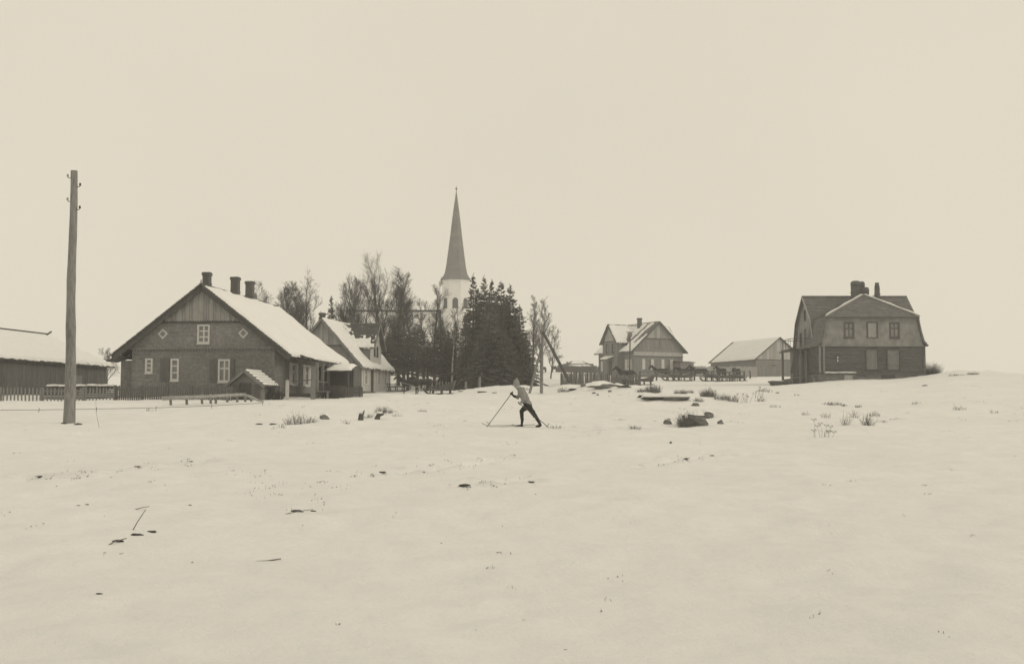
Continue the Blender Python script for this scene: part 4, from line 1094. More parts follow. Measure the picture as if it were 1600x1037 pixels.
spruce(822, 520, 101.5, 1.4, 'small spruce at the right foot of the tall clump', 2)
spruce(727, 490, 101, 1.2, 'slim lower spruce at the left foot of the tall clump', 3)
spruce(750, 520, 99.5, 1.7, 'low front spruce with branches on the snow bank, in the clump', 4)
spruce(790, 515, 100, 1.9, 'low spruce behind the snow bank, right front of the clump', 1)
spruce(747, 452, 109, 2.0, 'spruce filling the gap behind the two tallest tips of the clump', 3)
spruce(776, 452, 110, 2.3, 'back spruce between the middle tips of the tall clump', 1)
spruce(791, 462, 109, 2.3, 'back spruce right of the leaning double tip', 4)
spruce(806, 484, 107, 2.2, 'back spruce filling the right shoulder of the clump', 2)
spruce(765, 470, 100.5, 2.3, 'broad front spruce in the very middle of the clump', 3)
spruce(606, 520, 112, 1.7, 'low spruce just behind the white-shuttered house', 6)
spruce(622, 500, 118, 2.2, 'middle-height spruce behind the standing horses, left one', 5)
spruce(637, 522, 111, 1.8, 'low dense spruce right behind the two standing horses', 6)
spruce(652, 505, 117, 2.1, 'pointed spruce over the left group of sledges', 5)
spruce(668, 530, 110, 1.7, 'low rounded spruce above the empty sledge', 6)
spruce(688, 502, 114, 1.9, 'pointed spruce just left of the pale birch', 5)
spruce(711, 503, 113, 1.9, 'spruce standing right before the foot of the church tower', 2)
spruce(700, 516, 116, 1.8, 'spruce behind the pale birch, at the left foot of the church tower', 0)
spruce(698, 528, 109, 1.5, 'low spruce half behind the pale birch trunk', 6)
spruce(516, 462, 121, 1.4, 'lone small spruce rising over the gabled house ridge', 3)
spruce(500, 486, 123, 1.3, 'lower companion of the lone small spruce, above the gabled house', 1)

# ------------------------------------------------------------------ poles
p0 = hit(108, 661); DP = p0.y
x = XA(108, DP, 661)
tp = thing('telegraph_pole', 'thick leaning telegraph pole with four side insulators in the left foreground', 'pole', p0, 0)
ptop = P(115.5, 267, DP) - Vector(p0)
wob = lambda t: Vector((ptop.x * t + .02 * math.sin(t * 9), .0, ptop.z * t))
kp = DP / F
ts = [-.06] + [i / 16 for i in range(17)]
MB().tube([wob(t) for t in ts], [(9.2 - 4.0 * max(t, 0) ** .75) * kp * (1 + .035 * math.sin(t * 37) + .03 * math.sin(t * 71)) for t in ts], 14).build('shaft', m_pole, tp, True)
for (sd_, py) in ((-1, 278), (1, 292), (-1, 315), (1, 328)):
    t = (661 - py) / 394; c = wob(t); e = sd_
    o = MB().tube([c + Vector((e * .05, -.02, 0)), c + Vector((e * .19, -.02, -.02)), c + Vector((e * .22, -.02, .04))], .014, 5).build('insulator_hook', m_iron, tp)
    q = c + Vector((e * .22, -.02, .02))
    mb = MB().lathe([(.02, q.z), (.038, q.z + .015), (.034, q.z + .045), (.04, q.z + .06), (.028, q.z + .095), (.01, q.z + .11)], (q.x, q.y), 10); mb.build('insulator', m_porc if sd_ < 0 else m_iron, o, True)
for k in range(7):     # idle draws for its foot, nothing built
    a = rnd.uniform(0, 6.28); rr = rnd.uniform(.2, .55)
    pass
def ground_tube(mb, a, b, r1, r2, n=8): return mb.tube([a, (Vector(a) + Vector(b)) / 2, b], [r1, (r1 + r2) / 2, r2], n)
# braced pole by the spruces
pb = hit(846, 614); Db = pb.y; kb_ = Db / F
bp_ = thing('braced_pole', 'thin pole with two slanting struts between the spruces and the mound', 'pole', pb, 0)
rel = lambda px, py, dd=0: P(px, py, Db + dd) - Vector(pb)
MB().tube([rel(846, 618), rel(847.5, 507)], [2.6 * kb_, 1.9 * kb_], 8).build('shaft', m_pole, bp_)
s1 = hit(826.5, 615); s2 = hit(889, 592)
MB().tube([Vector(s1) - Vector(pb) - Vector((0, 0, .2)), rel(846.5, 540, .25)], [2.0 * kb_, 1.7 * kb_], 8).build('strut', m_mwood, bp_)
MB().tube([rel(890, 597, -1), rel(848, 518, -.2)], [2.6 * kb_, 2.1 * kb_], 8).build('strut', m_dwood, bp_)
for py in (512, 522):
    o = MB().tube([rel(847.5, py), rel(852, py - 2)], .02, 5).build('insulator_hook', m_iron, bp_)
# pole in front of the wooden house
pq = P(983.5, 578, 140.0); pq.z = gz(pq.x, 140)
hp_ = thing('slim_pole', 'slim dark pole with a small box on top before the wooden house', 'pole', pq, 0)
ztp = P(984, 519, 140).z - pq.z
MB().tube([(0, 0, -.4), (.12, 0, ztp)], [.1, .075], 8).build('shaft', m_dwood, hp_)
MB().box(-.18, .36, -.15, .15, ztp - .55, ztp - .05).build('junction_box', m_mwood, hp_)
MB().tube([(-.35, 0, ztp + .02), (.55, 0, ztp + .04)], .035, 6).build('cross_arm', m_dwood, hp_)

# ------------------------------------------------------------------ fences
def fence(name, label, pts, hgt, step, wid, mat, group=None, rails=2, jig=.05, point=True, post_every=12, gaps=(), thick=.025, rail_mat=None, cat='fence'):
    pts = [Vector((a[0], a[1], 0)) for a in pts]
    o0 = Vector((pts[0].x, pts[0].y, gz(pts[0].x, pts[0].y)))
    f = thing(name, label, cat, o0, 0, group)
    me = []
    for v in range(3):
        hh = 1.0
        if point: outl = [(-wid/2, 0), (wid/2, 0), (wid/2, .93), (rnd.uniform(-.2, .2) * wid, 1.0), (-wid/2, .94)]
        else: outl = [(-wid/2, 0), (wid/2, 0), (wid/2, .985 + v * .007), (-wid/2, .99)]
        mb = MB(); mb.wall(lambda u, q, w_: (u, w_ - thick / 2, q), outl, [], thick); me.append(mb.build_mesh('picket', mat))
    n = 0
    for a, b in zip(pts[:-1], pts[1:]):
        L_ = (b - a).length; m = int(L_ / step); ang = math.atan2(b.y - a.y, b.x - a.x)
        prev = None
        for k in range(m + 1):
            q = a.lerp(b, k / max(1, m)); z = gz(q.x, q.y); n += 1
            if n % post_every == 1:
                MB().box(-.06, .06, -.06, .06, -.4, hgt * 1.03).build('post', rail_mat or mat, f).location = Vector((q.x - math.sin(ang) * -.09, q.y + math.cos(ang) * .09, z)) - o0
                if prev is not None:
                    for rr in range(rails):
                        hz = hgt * (.25 + .5 * rr / max(1, rails - 1))
                        MB().beam(prev + Vector((0, 0, hz)) - o0, Vector((q.x, q.y, z + hz)) - o0 + Vector((0, .05, 0)), .04, .08).build('rail', rail_mat or mat, f)
                prev = Vector((q.x, q.y + .05, z))
            if any(g0 <= k / max(1, m) <= g1 for g0, g1 in gaps) or rnd.random() < .03: continue
            piece('picket', me[rnd.randrange(3)], f, Vector((q.x, q.y, z - .12)) - o0, (rnd.uniform(-.03, .03), rnd.gauss(0, jig * .5), ang), (1, 1, (hgt + .12) * rnd.uniform(.94, 1.05)))
    return f
def G(px, row, D=None):
    if D: return (XA(px, D), D)
    h = hit(px, row); return (h.x, h.y)
fence('picket_fence', 'weathered picket fence in front of the long barn, left of the brick house', [G(0, 0, 66.5), G(58, 0, 67), G(178, 0, 68.5)], .80, .19, .085, m_mwood, 'picket fences by the brick house')
fence('picket_fence', 'dark picket fence along the foot of the brick house gable', [G(180, 0, 68.6), G(300, 0, 68.4), G(362, 0, 68)], .88, .13, .095, m_dirtwood, 'picket fences by the brick house', jig=.02)
fence('garden_fence', 'low dark fence before the veranda of the brick house', [G(528, 0, 74.5), G(566, 0, 76)], .68, .14, .11, m_dwood, None, jig=.02)
fence('paling_fence', 'old paling fence climbing from the mound to the wooden house', [G(876, 0, 108), G(905, 0, 116), G(950, 0, 124), G(975, 0, 127), G(1000, 0, 128)], 1.25, .21, .18, m_dirtwood, None, jig=.05, post_every=10)
fence('board_fence', 'long close board fence joining the wooden house to the plank barn', [G(1062, 0, 172), G(1110, 0, 171), G(1182, 0, 170)], 1.55, .235, .225, m_bwood, None, jig=.008, point=False, post_every=16)
fence('churchyard_fence', 'pale fence of thin pickets before the low spruces', [G(664, 0, 107), G(706, 0, 106)], .9, .3, .08, m_bwood, None, jig=.04)
fence('hedge_fence', 'low dark fence left of the wooden house, by the far cottage', [G(872, 0, 196), G(936, 0, 190)], 1.15, .26, .24, m_dirtwood, None, jig=.01, point=False)

# snow-topped stack of boards behind the picket fence
bx, by = G(128, 0, 71.5); bz = gz(bx, by)
st_ = thing('timber_stack', 'stack of old boards capped with snow behind the left picket fence', 'timber', (bx, by, bz), R(-3))
for k in range(6):
    for j in range(3):
        MB().box(-2.1 + rnd.uniform(-.2, .2), 2.1 + rnd.uniform(-.25, .25), -.45 + j * .3, -.18 + j * .3, .13 * k + rnd.uniform(-.02, .02), .13 * k + .09).build('board', m_dwood, st_)
for k in range(5):
    q = rnd.uniform(-.05, .06); e = rnd.uniform(.45, .8)
    snow_sheet(st_, (-2.1 + k * .85, .5, .75 + q), (-2.1 + e + k * .85, .5, .77), (-2.1 + e + k * .85, -.5, .75), (-2.1 + k * .85, -.5, .74 + q), .13, lambda u, v: .3, 10, 8)

# ------------------------------------------------------------------ log rail on stumps
la, lb = hit(262, 633.5), hit(372, 628.0)
lr = thing('log_rail', 'long log resting on short stumps before the brick house, its right end drooping', 'rail', la, 0)
O = Vector(la)
pe = [P(253.5, 622, la.y), P(300, 620.5, la.y + .4), P(338, 618.8, la.y + .6), P(379, 616.5, lb.y)]
pe = [q - O for q in pe]
MB().tube(pe[:3], [.105, .095, .075], 10).build('log', m_bwood, lr, True)
MB().tube([pe[1] + Vector((.9, .1, .02)), pe[2] + Vector((0, .1, .02)), pe[3], P(391, 619.5, lb.y) - O, P(403, 625, lb.y) - O, P(412, 627.5, lb.y) - O], [.06, .075, .09, .08, .06, .04], 10).build('log', m_bwood, lr, True)
for px in (266, 291, 315, 328.5, 336.5, 354.5, 370, 382.5, 392):
    t = (px - 266) / (382 - 266); b = la.lerp(lb, t)
    q = hit(px, 633 - 5 * t)
    tz = .50 if px < 390 else .36
    MB().tube([(q.x - O.x + .04, q.y - O.y, q.z - O.z - .2), (q.x - O.x - .03, q.y - O.y + .1, q.z - O.z + tz)], [.072, .06], 8).build('stump', m_mwood, lr)
# low wire strand and its stakes
wa = [hit(px, r_) for px, r_ in ((0, 645), (60, 644.5), (150, 643), (243, 641.5), (330, 638), (410, 633))]
wf = thing('wire_strand', 'single low wire on little stakes across the snow behind the leaning pole', 'wire', wa[0], 0)
MB().tube([Vector(q) - Vector(wa[0]) + Vector((0, 0, .12)) for q in wa], .014, 4).build('wire', m_iron, wf)
for q in wa[1:]: MB().tube([Vector(q) - Vector(wa[0]) - Vector((0, 0, .2)), Vector(q) - Vector(wa[0]) + Vector((.03, 0, .2))], .015, 5).build('stake', m_mwood, wf)

# ------------------------------------------------------------------ yard of the brick house: kiosk, bench, gate post, bush
kx, ky = G(525, 0, 76); kz = gz(kx, ky)
ks = thing('well_house', 'dark open well house with a snowy lean roof beside the veranda', 'shelter', (kx, ky, kz), R(-8))
for (x, y) in ((-.95, -.5), (.95, -.5), (-.95, .6), (.95, .6)): MB().box(x - .07, x + .07, y - .07, y + .07, -.4, 1.75 + (.25 if y > 0 else 0)).build('post', m_dwood, ks)
MB().box(-.9, .9, .5, .58, -.3, 1.8).build('back_panel', m_dwood, ks)
planks(ks, F_front(-.5), -.9, .9, lambda u: (-.3, .75), m_dirtwood, .18, .012, -.03, .01)
ro = MB().slab((-1.25, .8, 2.1), (1.2, .8, 2.1), (1.2, -.85, 1.72), (-1.25, -.85, 1.72), .08).build('roof', m_dwood, ks)
snow_sheet(ro, (-.55, .8, 2.1), (1.2, .8, 2.1), (1.2, -.85, 1.73), (-.55, -.85, 1.73), .13, None, 14, 12)
bx, by = G(503, 0, 72.5); bz = gz(bx, by)
be = thing('wooden_bench', 'plain plank bench standing by the gate of the veranda yard', 'bench', (bx, by, bz), R(-6))
MB().box(-.5, .5, -.16, .16, .42, .48).build('seat', m_mwood, be)
for e in (-.38, .38): MB().box(e - .04, e + .04, -.13, .13, -.3, .419).build('leg', m_mwood, be)
gx_, gy_ = G(449, 0, 69.5); gz_ = gz(gx_, gy_)
gp = thing('gate_post', 'pale squared gate post at the right corner of the brick house', 'post', (gx_, gy_, gz_), R(5))
MB().box(-.1, .1, -.1, .1, -.4, 1.08).build('post', m_bwood_l, gp)
MB().lathe([(.15, 1.08), (.15, 1.13), (.04, 1.2)], n=4, rot=R(45)).build('post_cap', m_bwood, gp)
gx_, gy_ = G(489, 0, 71.5)
gp2 = thing('gate_pillar', 'tall brown gate pillar in front of the veranda', 'post', (gx_, gy_, gz(gx_, gy_)), R(5))
MB().box(-.13, .13, -.13, .13, -.4, 1.98).build('post', m_mwood, gp2)
MB().box(-.17, .17, -.17, .17, 1.98, 2.05).build('post_cap', m_mwood, gp2)
MB().tube([(-.1, -.2, 1.2), (-1.4, -.2, 1.1)], .03, 5).build('chain_bar', m_dwood, gp2)
def twig_bush(name, label, loc, hgt, rad, n, mat, seed, group=None, r=.008, cat='bush', spread=1.0, seed_heads=False):
    rg = random.Random(seed); mb = MB(); hd = MB()
    for k in range(n):
        a = rg.uniform(0, 6.28); rr = rad * math.sqrt(rg.random()); b = Vector((rr * math.cos(a) * 1.0, rr * math.sin(a) * .7, -.05))
        h = hgt * rg.uniform(.45, 1.05) * (1 - .35 * (rr / rad) ** 2)
        d = Vector((rg.gauss(0, .22) * spread + .25 * math.cos(a) * rr / rad, rg.gauss(0, .22) * spread, 1)).normalized()
        m = b + d * h * .55; e = m + (d + Vector((rg.gauss(0, .35) * spread, rg.gauss(0, .3), 0))).normalized() * h * .45
        mb.tube([b, m, e], [r, r * .8, r * .4], 3, cap=False)
        if seed_heads and rg.random() < .75:
            for q in range(6):
                aa = q * 1.05; t_ = e + Vector((math.cos(aa) * .06, math.sin(aa) * .06, .05 + .02 * (q % 2)))
                hd.tube([e, t_], [r * .3, r * .4], 3); hd.lathe([(.001, t_.z - .012), (.013, t_.z), (.001, t_.z + .012)], (t_.x, t_.y), 5)
    t = thing(name, label, cat, loc, 0, group)
    o = mb.build('stems', mat, t)
    if seed_heads: hd.build('seed_heads', mat, t)['kind'] = 'stuff'
    return t
x, y = G(422, 0, 70); twig_bush('garden_bush', 'dark leafless bush in the corner between cellar porch and gate post', (x, y, gz(x, y)), 1.1, .8, 260, m_twig, 5, r=.013)
x, y = G(520, 0, 73); twig_bush('garden_bush', 'dark leafless shrub in front of the well house', (x, y, gz(x, y)), 1.05, .7, 220, m_twig, 6, r=.013)

# far cottage, huts
x, y = G(905, 0, 205); z = gz(x, y)
fc = thing('far_cottage', 'low thatched cottage roof seen far off, left of the wooden house', 'cottage', (x, y, z), R(8))
MB().box(-2.6, 2.6, 0, 4, -1, 1.5).build('wall', m_dirtwood, fc)
zz = (583 - 565) * y / F
for s in (-1, 1):
    MB().slab((-1.0, 2, zz), (1.0, 2, zz), (3.1, 2 + s * 2.6, 1.0), (-3.1, 2 + s * 2.6, 1.0), .25).build('roof', m_shingle, fc)
    MB().slab((s * 1.0, 1.95, zz), (s * 1.0, 2.05, zz), (s * 3.1, 4.6, 1.0), (s * 3.1, -.6, 1.0), .2).build('roof_hip', m_shingle_d, fc)
sn = snow_sheet(fc, (-.7, 2, zz + .04), (.7, 2, zz + .04), (2.2, -.5, 1.05), (-2.2, -.5, 1.05), .1, lambda u, v: .1, 20, 14)
MB().box(-1.9, -1.7, 1.9, 2.1, 1.5, zz - .1).build('vent_pipe', m_dwood, fc)
for px, w_, h_, lab in ((849.5, .85, 1.0, 'tiny dark round-topped hut left one, at the skyline behind the braced pole'), (866.5, .9, 1.15, 'tiny dark round-topped hut by the far fence end on the skyline')):
    x, y = G(px, 0, 192); z = gz(x, y)
    hu_ = thing('small_hut', lab, 'hut', (x, y, z), 0, 'small huts on the skyline')
    out = [(-w_ * .55, -.5), (w_ * .55, -.5), (w_ * .55, h_ * .75), (w_ * .3, h_ * 1.0), (-w_ * .3, h_ * 1.0), (-w_ * .55, h_ * .75)]
    MB().wall(F_front(0), out, [rect(0, -.4, w_ * .5, h_ * .9)], 1.2).build('wall', m_dwood, hu_)
    snow_sheet(hu_, (-w_ * .3, 1.2, h_), (w_ * .3, 1.2, h_), (w_ * .3, 0, h_), (-w_ * .3, 0, h_), .08, None, 6, 6)

# ------------------------------------------------------------------ continuous bodies grown from a skeleton
def skin_mesh(name, joints, edges, mats, subdiv=1, matfn=None, root=0, vox=.018, fold=0.0):
    """overlapping tapered limbs, fused into one closed skin and smoothed over the joints"""
    mb = MB(); YV = Vector((0, 1, 0)); n = 12
    def ring(c, d, r):
        sy = YV - d * YV.dot(d)
        if sy.length < .2: sy = d.orthogonal()
        sy.normalize(); sx = sy.cross(d)
        ra, rb = r if isinstance(r, tuple) else (r, r)
        return [tuple(c + sy * ra * math.cos(2*math.pi*k/n) + sx * rb * math.sin(2*math.pi*k/n)) for k in range(n)]
    def lerp(p, q, t):
        p = p if isinstance(p, tuple) else (p, p); q = q if isinstance(q, tuple) else (q, q)
        return (p[0] + (q[0] - p[0]) * t, p[1] + (q[1] - p[1]) * t)
    for i, k in edges:
        a, b = Vector(joints[i][:3]), Vector(joints[k][:3]); d = (b - a).normalized(); ra, rb = joints[i][3], joints[k][3]
        rings = []
        for e in (-.97, -.75, -.4): rings.append(ring(a + d * e * max(lerp(ra, ra, 0)), d, tuple(q * math.sqrt(1 - e * e) for q in lerp(ra, ra, 0))))
        for t in (0, .25, .5, .75, 1): rings.append(ring(a.lerp(b, t), d, lerp(ra, rb, t)))
        for e in (.4, .75, .97): rings.append(ring(b + d * e * max(lerp(rb, rb, 0)), d, tuple(q * math.sqrt(1 - e * e) for q in lerp(rb, rb, 0))))
        o = len(mb.v)
        for r_ in rings: mb.v += r_
        m = len(rings)
        for q in range(m - 1):
            for c in range(n):
                c2 = (c + 1) % n; mb.f.append((o+q*n+c, o+q*n+c2, o+(q+1)*n+c2, o+(q+1)*n+c))
        mb.f.append(tuple(o + c for c in range(n - 1, -1, -1))); mb.f.append(tuple(o + (m-1)*n + c for c in range(n)))
    me = mb.build_mesh(name, mats[0])
    import bmesh
    bm = bmesh.new(); bm.from_mesh(me); bmesh.ops.recalc_face_normals(bm, faces=bm.faces); bm.to_mesh(me); bm.free()
    o = bpy.data.objects.new(name, me); col.objects.link(o)
    rm = o.modifiers.new('Remesh', 'REMESH'); rm.mode = 'VOXEL'; rm.voxel_size = vox; rm.use_smooth_shade = True
    sm_ = o.modifiers.new('Smooth', 'SMOOTH'); sm_.iterations = 5; sm_.factor = .5
    dg = bpy.context.evaluated_depsgraph_get()
    m2 = bpy.data.meshes.new_from_object(o.evaluated_get(dg))
    bpy.data.objects.remove(o); bpy.data.meshes.remove(me)
    if fold:
        for v_ in m2.vertices:      # creases in the cloth
            n_ = v_.normal; c_ = v_.co
            v_.co = c_ + n_ * fold * (mnoise.noise(Vector((c_.x * 9, c_.y * 7, c_.z * 16))) + .6 * mnoise.noise(Vector((c_.x * 22, c_.y * 15, c_.z * 30))))
    m2.name = name; m2.materials.clear()
    for m in mats: m2.materials.append(m)
    for p_ in m2.polygons:
        p_.use_smooth = True
        if matfn: p_.material_index = matfn(p_.center)
    return m2

def horse_meshes(coat, down=False):
    J = []; E = []
    def j(x, y, z, r): J.append((x, y, z, r)); return len(J) - 1
    def chain(a, pts):
        for q in pts: b = j(*q); E.append((a, b)); a = b
        return a
    rump = j(.68, 0, 1.16, (.27, .27)); loin = j(.25, 0, 1.14, (.29, .29)); E.append((rump, loin))
    girth = j(-.2, 0, 1.10, (.30, .31)); E.append((loin, girth)); chest = j(-.58, 0, 1.12, (.24, .27)); E.append((girth, chest))
    if down: neck = [(-.84, 0, 1.30, (.12, .19)), (-1.08, 0, 1.40, (.10, .14)), (-1.25, 0, 1.43, (.10, .12)), (-1.42, 0, 1.25, (.08, .1)), (-1.53, 0, 1.06, (.065, .07))]
    else: neck = [(-.80, 0, 1.36, (.12, .2)), (-1.0, 0, 1.58, (.10, .15)), (-1.14, 0, 1.70, (.10, .12)), (-1.34, 0, 1.56, (.085, .1)), (-1.5, 0, 1.42, (.065, .07))]
    chain(chest, neck)
    for s in (-1, 1):
        chain(chest, [(-.56, s * .13, .88, .13), (-.55, s * .145, .68, .085), (-.57, s * .145, .40, .055), (-.56, s * .145, .13, .042), (-.60, s * .145, .03, .06)])
        chain(rump, [(.66, s * .14, .92, .17), (.56, s * .15, .70, .11), (.74, s * .15, .46, .058), (.70, s * .15, .14, .043), (.66, s * .15, .03, .06)])
    body = skin_mesh('body', J, E, [coat], 2)
    top = neck[2]
    mane = MB()
    pts = [(-.62, 1.40), (-.80, 1.55), (-1.0, 1.72), (-1.14, 1.82)] if not down else [(-.62, 1.38), (-.84, 1.49), (-1.06, 1.54), (-1.24, 1.55)]
    for i in range(len(pts) - 1):
        for k in range(7):
            t = k / 7; x = pts[i][0] + (pts[i+1][0] - pts[i][0]) * t; z = pts[i][1] + (pts[i+1][1] - pts[i][1]) * t
            mane.tube([(x, 0, z - .03), (x + .02, -.07, z + .01), (x + .05, -.13, z - .18 - rnd.uniform(0, .08))], [.035, .03, .01], 4)
    mane = mane.build_mesh('mane', m_hair)
    tail = MB()
    for k in range(10):
        a = rnd.uniform(-.05, .05); b = rnd.uniform(-.06, .06)
        tail.tube([(.92, a * .3, 1.24), (1.02 + b * .3, a, 1.05), (1.03 + b, a * 1.6, .75), (1.0 + b, a * 1.3, .42 + rnd.uniform(0, .12))], [.04, .05, .045, .015], 5)
    tail = tail.build_mesh('tail', m_hair)
    ear = MB()
    ex, ez = top[0] - .01, top[2] + .1
    ear.tube([(ex, 0, ez - .04), (ex + .0, 0, ez + .05), (ex - .015, 0, ez + .15)], [.035, .035, .006], 6)
    ear = ear.build_mesh('ear', coat)
    colr = MB()
    for k in range(17):
        a0, a1 = 2 * math.pi * k / 16, 2 * math.pi * (k + 1) / 16
        q = lambda a: Vector((-.66 + .1 * math.sin(a) * .6 - .12 * (math.sin(a) > .8), .24 * math.cos(a), 1.2 + .36 * math.sin(a)))
        colr.tube([q(a0), q(a1)], .055, 6)
    colr = colr.build_mesh('horse_collar', m_leather)
    strap = MB()
    for s in (-1, 1): strap.beam((-.62, s * .31, 1.05), (.75, s * .29, 1.0), .03, .06)
    for x_, r_ in ((-.15, .335), (.55, .305)):
        for k in range(12):
            a0, a1 = math.pi * k / 12, math.pi * (k + 1) / 12
            q = lambda a: Vector((x_, r_ * math.cos(a), 1.1 + r_ * math.sin(a)))
            strap.beam(q(a0), q(a1), .05, .015)
    strap = strap.build_mesh('harness_strap', m_leather)
    return body, mane, tail, ear, colr, strap
HV = [horse_meshes(m_horse), horse_meshes(m_horse_b, True)]
def horse(px, D, rz, sc_, label, v=0, group='harnessed horses waiting with the sledges', row=None):
    x = XA(px, D); z = gz(x, D)
    t = thing('horse', label, 'horse', (x, D, z - .02), R(rz), group); t.scale = (sc_,) * 3
    body, mane, tail, ear, colr, strap = HV[v]
    b = piece('body', body, t); piece('mane', mane, t); piece('tail', tail, t)
    for s in (-1, 1): piece('ear', ear, t, (0, s * .055, 0), (s * -.15, 0, 0))
    piece('horse_collar', colr, t); piece('harness_strap', strap, t)
    return t
def sledge(px, D, rz, label, style=0, sc_=1.0, group='wooden work sledges', load=None, shafts=True):
    """head of the sledge points to local -x"""
    x = XA(px, D); z = gz(x, D)
    t = thing('sledge', label, 'sledge', (x, D, z), R(rz), group); t.scale = (sc_,) * 3
    L_ = .95
    for s in (-.36, .36):
        MB().tube([(L_ + .1, s, .06), (-L_ + .2, s, .05), (-L_ - .05, s, .12), (-L_ - .25, s, .3), (-L_ - .3, s, .5)], [.05, .05, .05, .045, .04], 6).build('runner', m_dwood, t)
        for xx in (-.55, .1, .75): MB().box(xx - .04, xx + .04, s - .04, s + .04, .08, .36).build('stanchion', m_dwood, t)
        MB().beam((-L_ - .28, s, .45), (L_, s, .38), .06, .06).build('side_rail', m_dwood, t)
        if shafts: MB().tube([(-L_ - .2, s * .95, .35), (-L_ - 1.2, s * .9, .7), (-L_ - 2.1, s * .8, .95)], [.04, .035, .03], 6).build('shaft', m_mwood, t)
    for k in range(5): MB().box(-.8 + k * .4, -.55 + k * .4, -.42, .42, .402, .432).build('deck_board', m_mwood, t)
    if style == 0:      # a seat box with high flared back
        for s in (-1, 1):
            MB().wall(lambda u, v, w_, s=s: (u, s * (.43 + .12 * (v - .43)) - s * w_, v), [(-.75, .44), (.95, .44), (1.15, 1.0), (.75, .86), (0, .66), (-.8, .62)], [], .035).build('side_panel', m_dwood, t)
        MB().wall(lambda u, v, w_: (.95 + (v - .44) * .36 - w_, u, v), [(-.43, .44), (.43, .44), (.5, 1.02), (0, 1.1), (-.5, 1.02)], [], .04).build('back_panel', m_dwood, t)
        MB().box(.35, .85, -.4, .4, .5, .7).build('seat', m_dirtwood, t)
    elif style == 1:    # low open work sledge with hurdles
        for s in (-1, 1):
            for q in (.56, .7): MB().beam((-.7, s * .44, q - .05), (.95, s * .5, q), .035, .06).build('side_slat', m_dwood, t)
            for xx in (-.6, .1, .85): MB().beam((xx, s * .43, .4), (xx, s * .52, .8), .05, .05).build('upright', m_dwood, t)
    if load:
        mb = MB(); rg = random.Random(int(px))
        me = bpy.data.meshes.new('load')
        o = None
        mb.lathe([(.02, .42), (.42, .42), (.5, .55), (.42, .75), (.2, .85), (.02, .86)], n=14)
        for i, v_ in enumerate(mb.v):
            q = mnoise.noise(Vector(v_) * 3.1); mb.v[i] = (v_[0] * 1.7 * (1 + .2 * q), v_[1] * .85 * (1 + .2 * q), v_[2] + .08 * q)
        mb.build('load', load, t, True)
    return t
# by the churchyard: two horses and sledges
horse(641, 92, 4, .86, 'dark horse standing in front, head low, behind the left sledge', 0)
horse(660, 93.5, -2, .9, 'dark horse just behind and right of the front one by the spruces', 1)
sledge(688, 91.5, -4, 'dark high-backed sledge right behind the two horses by the spruces', 0, 1.05)
sledge(621, 104, 172, 'low empty sledge behind the heads of the two horses by the gabled house', 1, .95, shafts=False)
# the row at the rail before the wooden house
D5 = 150
horse(979, 139, 3, 1.12, 'dark horse standing against the old paling fence', 0)
sledge(972, 127, 176, 'dark loaded sledge in front of the horse at the paling fence', 0, 1.05, load=m_dirtwood, shafts=False)
sledge(1005, 133, 0, 'high-backed sledge just right of the paling fence horse', 0, 1.15)
horse(1033, 153, 8, 1.12, 'dark horse at the left end of the hitching rail, head turned left', 0)
sledge(1051, 149.5, 2, 'loaded sledge behind the left horse at the hitching rail', 1, 1.1, load=m_dirtwood)
sledge(1068, 147.5, 0, 'high-backed sledge at the middle of the hitching rail', 0, 1.15)
horse(1072, 153.5, -6, 1.12, 'dark horse with lowered head at the middle of the hitching rail', 1)
horse(1093, 152, 2, 1.12, 'dark horse with raised head right of the middle of the rail', 0)
sledge(1112, 149, 0, 'low open sledge between two horses at the right half of the rail', 1, 1.2, load=m_dirtwood, shafts=False)
horse(1127, 154, -70, 1.12, 'horse seen from behind, second from the right end of the rail', 0)
sledge(1135, 149, -20, 'sledge with a dark load behind the horse seen from the rear', 0, 1.05)
horse(1151, 154, -80, 1.08, 'horse seen from behind at the right end of the rail', 1)
sledge(1155, 149.5, 4, 'low dark sledge at the right end of the row', 1, .95, load=m_dirtwood, shafts=False)
# hitching rail
ra_ = [G(px, 0, D) for px, D in ((1000, 146), (1026, 150.5), (1054, 151), (1085, 151), (1112, 151), (1140, 151), (1163, 151.5))]
o0 = Vector((ra_[0][0], ra_[0][1], gz(*ra_[0])))
hr = thing('hitching_rail', 'long two-bar hitching rail where the horses stand', 'rail', o0, 0)
for i, q in enumerate(ra_):
    z = gz(*q); MB().box(-.09, .09, -.09, .09, -.4, 1.28).build('post', m_dwood, hr).location = Vector((q[0], q[1], z)) - o0
    if i:
        a = ra_[i - 1]
        for hz in (.66, 1.2):
            MB().beam(Vector((a[0], a[1] - .1, gz(*a) + hz)) - o0, Vector((q[0], q[1] - .1, z + hz)) - o0, .08, .15).build('bar', m_dirtwood, hr)
x, y = G(1172, 0, 158)
so = thing('snow_stake', 'short dark post standing alone right of the last sledge', 'post', (x, y, gz(x, y)), 0)
MB().tube([(0, 0, -.3), (.05, 0, .7), (-.04, 0, 1.15)], [.1, .11, .07], 7).build('post', m_dwood, so)
MB().tube([(.03, 0, .5), (.16, .02, .2)], [.06, .04], 6).build('branch_stub', m_dwood, so)
for px, D, h_, lab in ((749.5, 97.5, 1.0, 'pale short post on the snow bank before the tall spruces'), (728, 98, .7, 'stubby grey post at the left foot of the tall spruces')):
    x, y = G(px, 0, D); q = thing('boundary_post', lab, 'post', (x, y, gz(x, y)), 0); MB().tube([(0, 0, -.3), (0, 0, h_)], [.12, .10], 8).build('post', m_mwood, q)
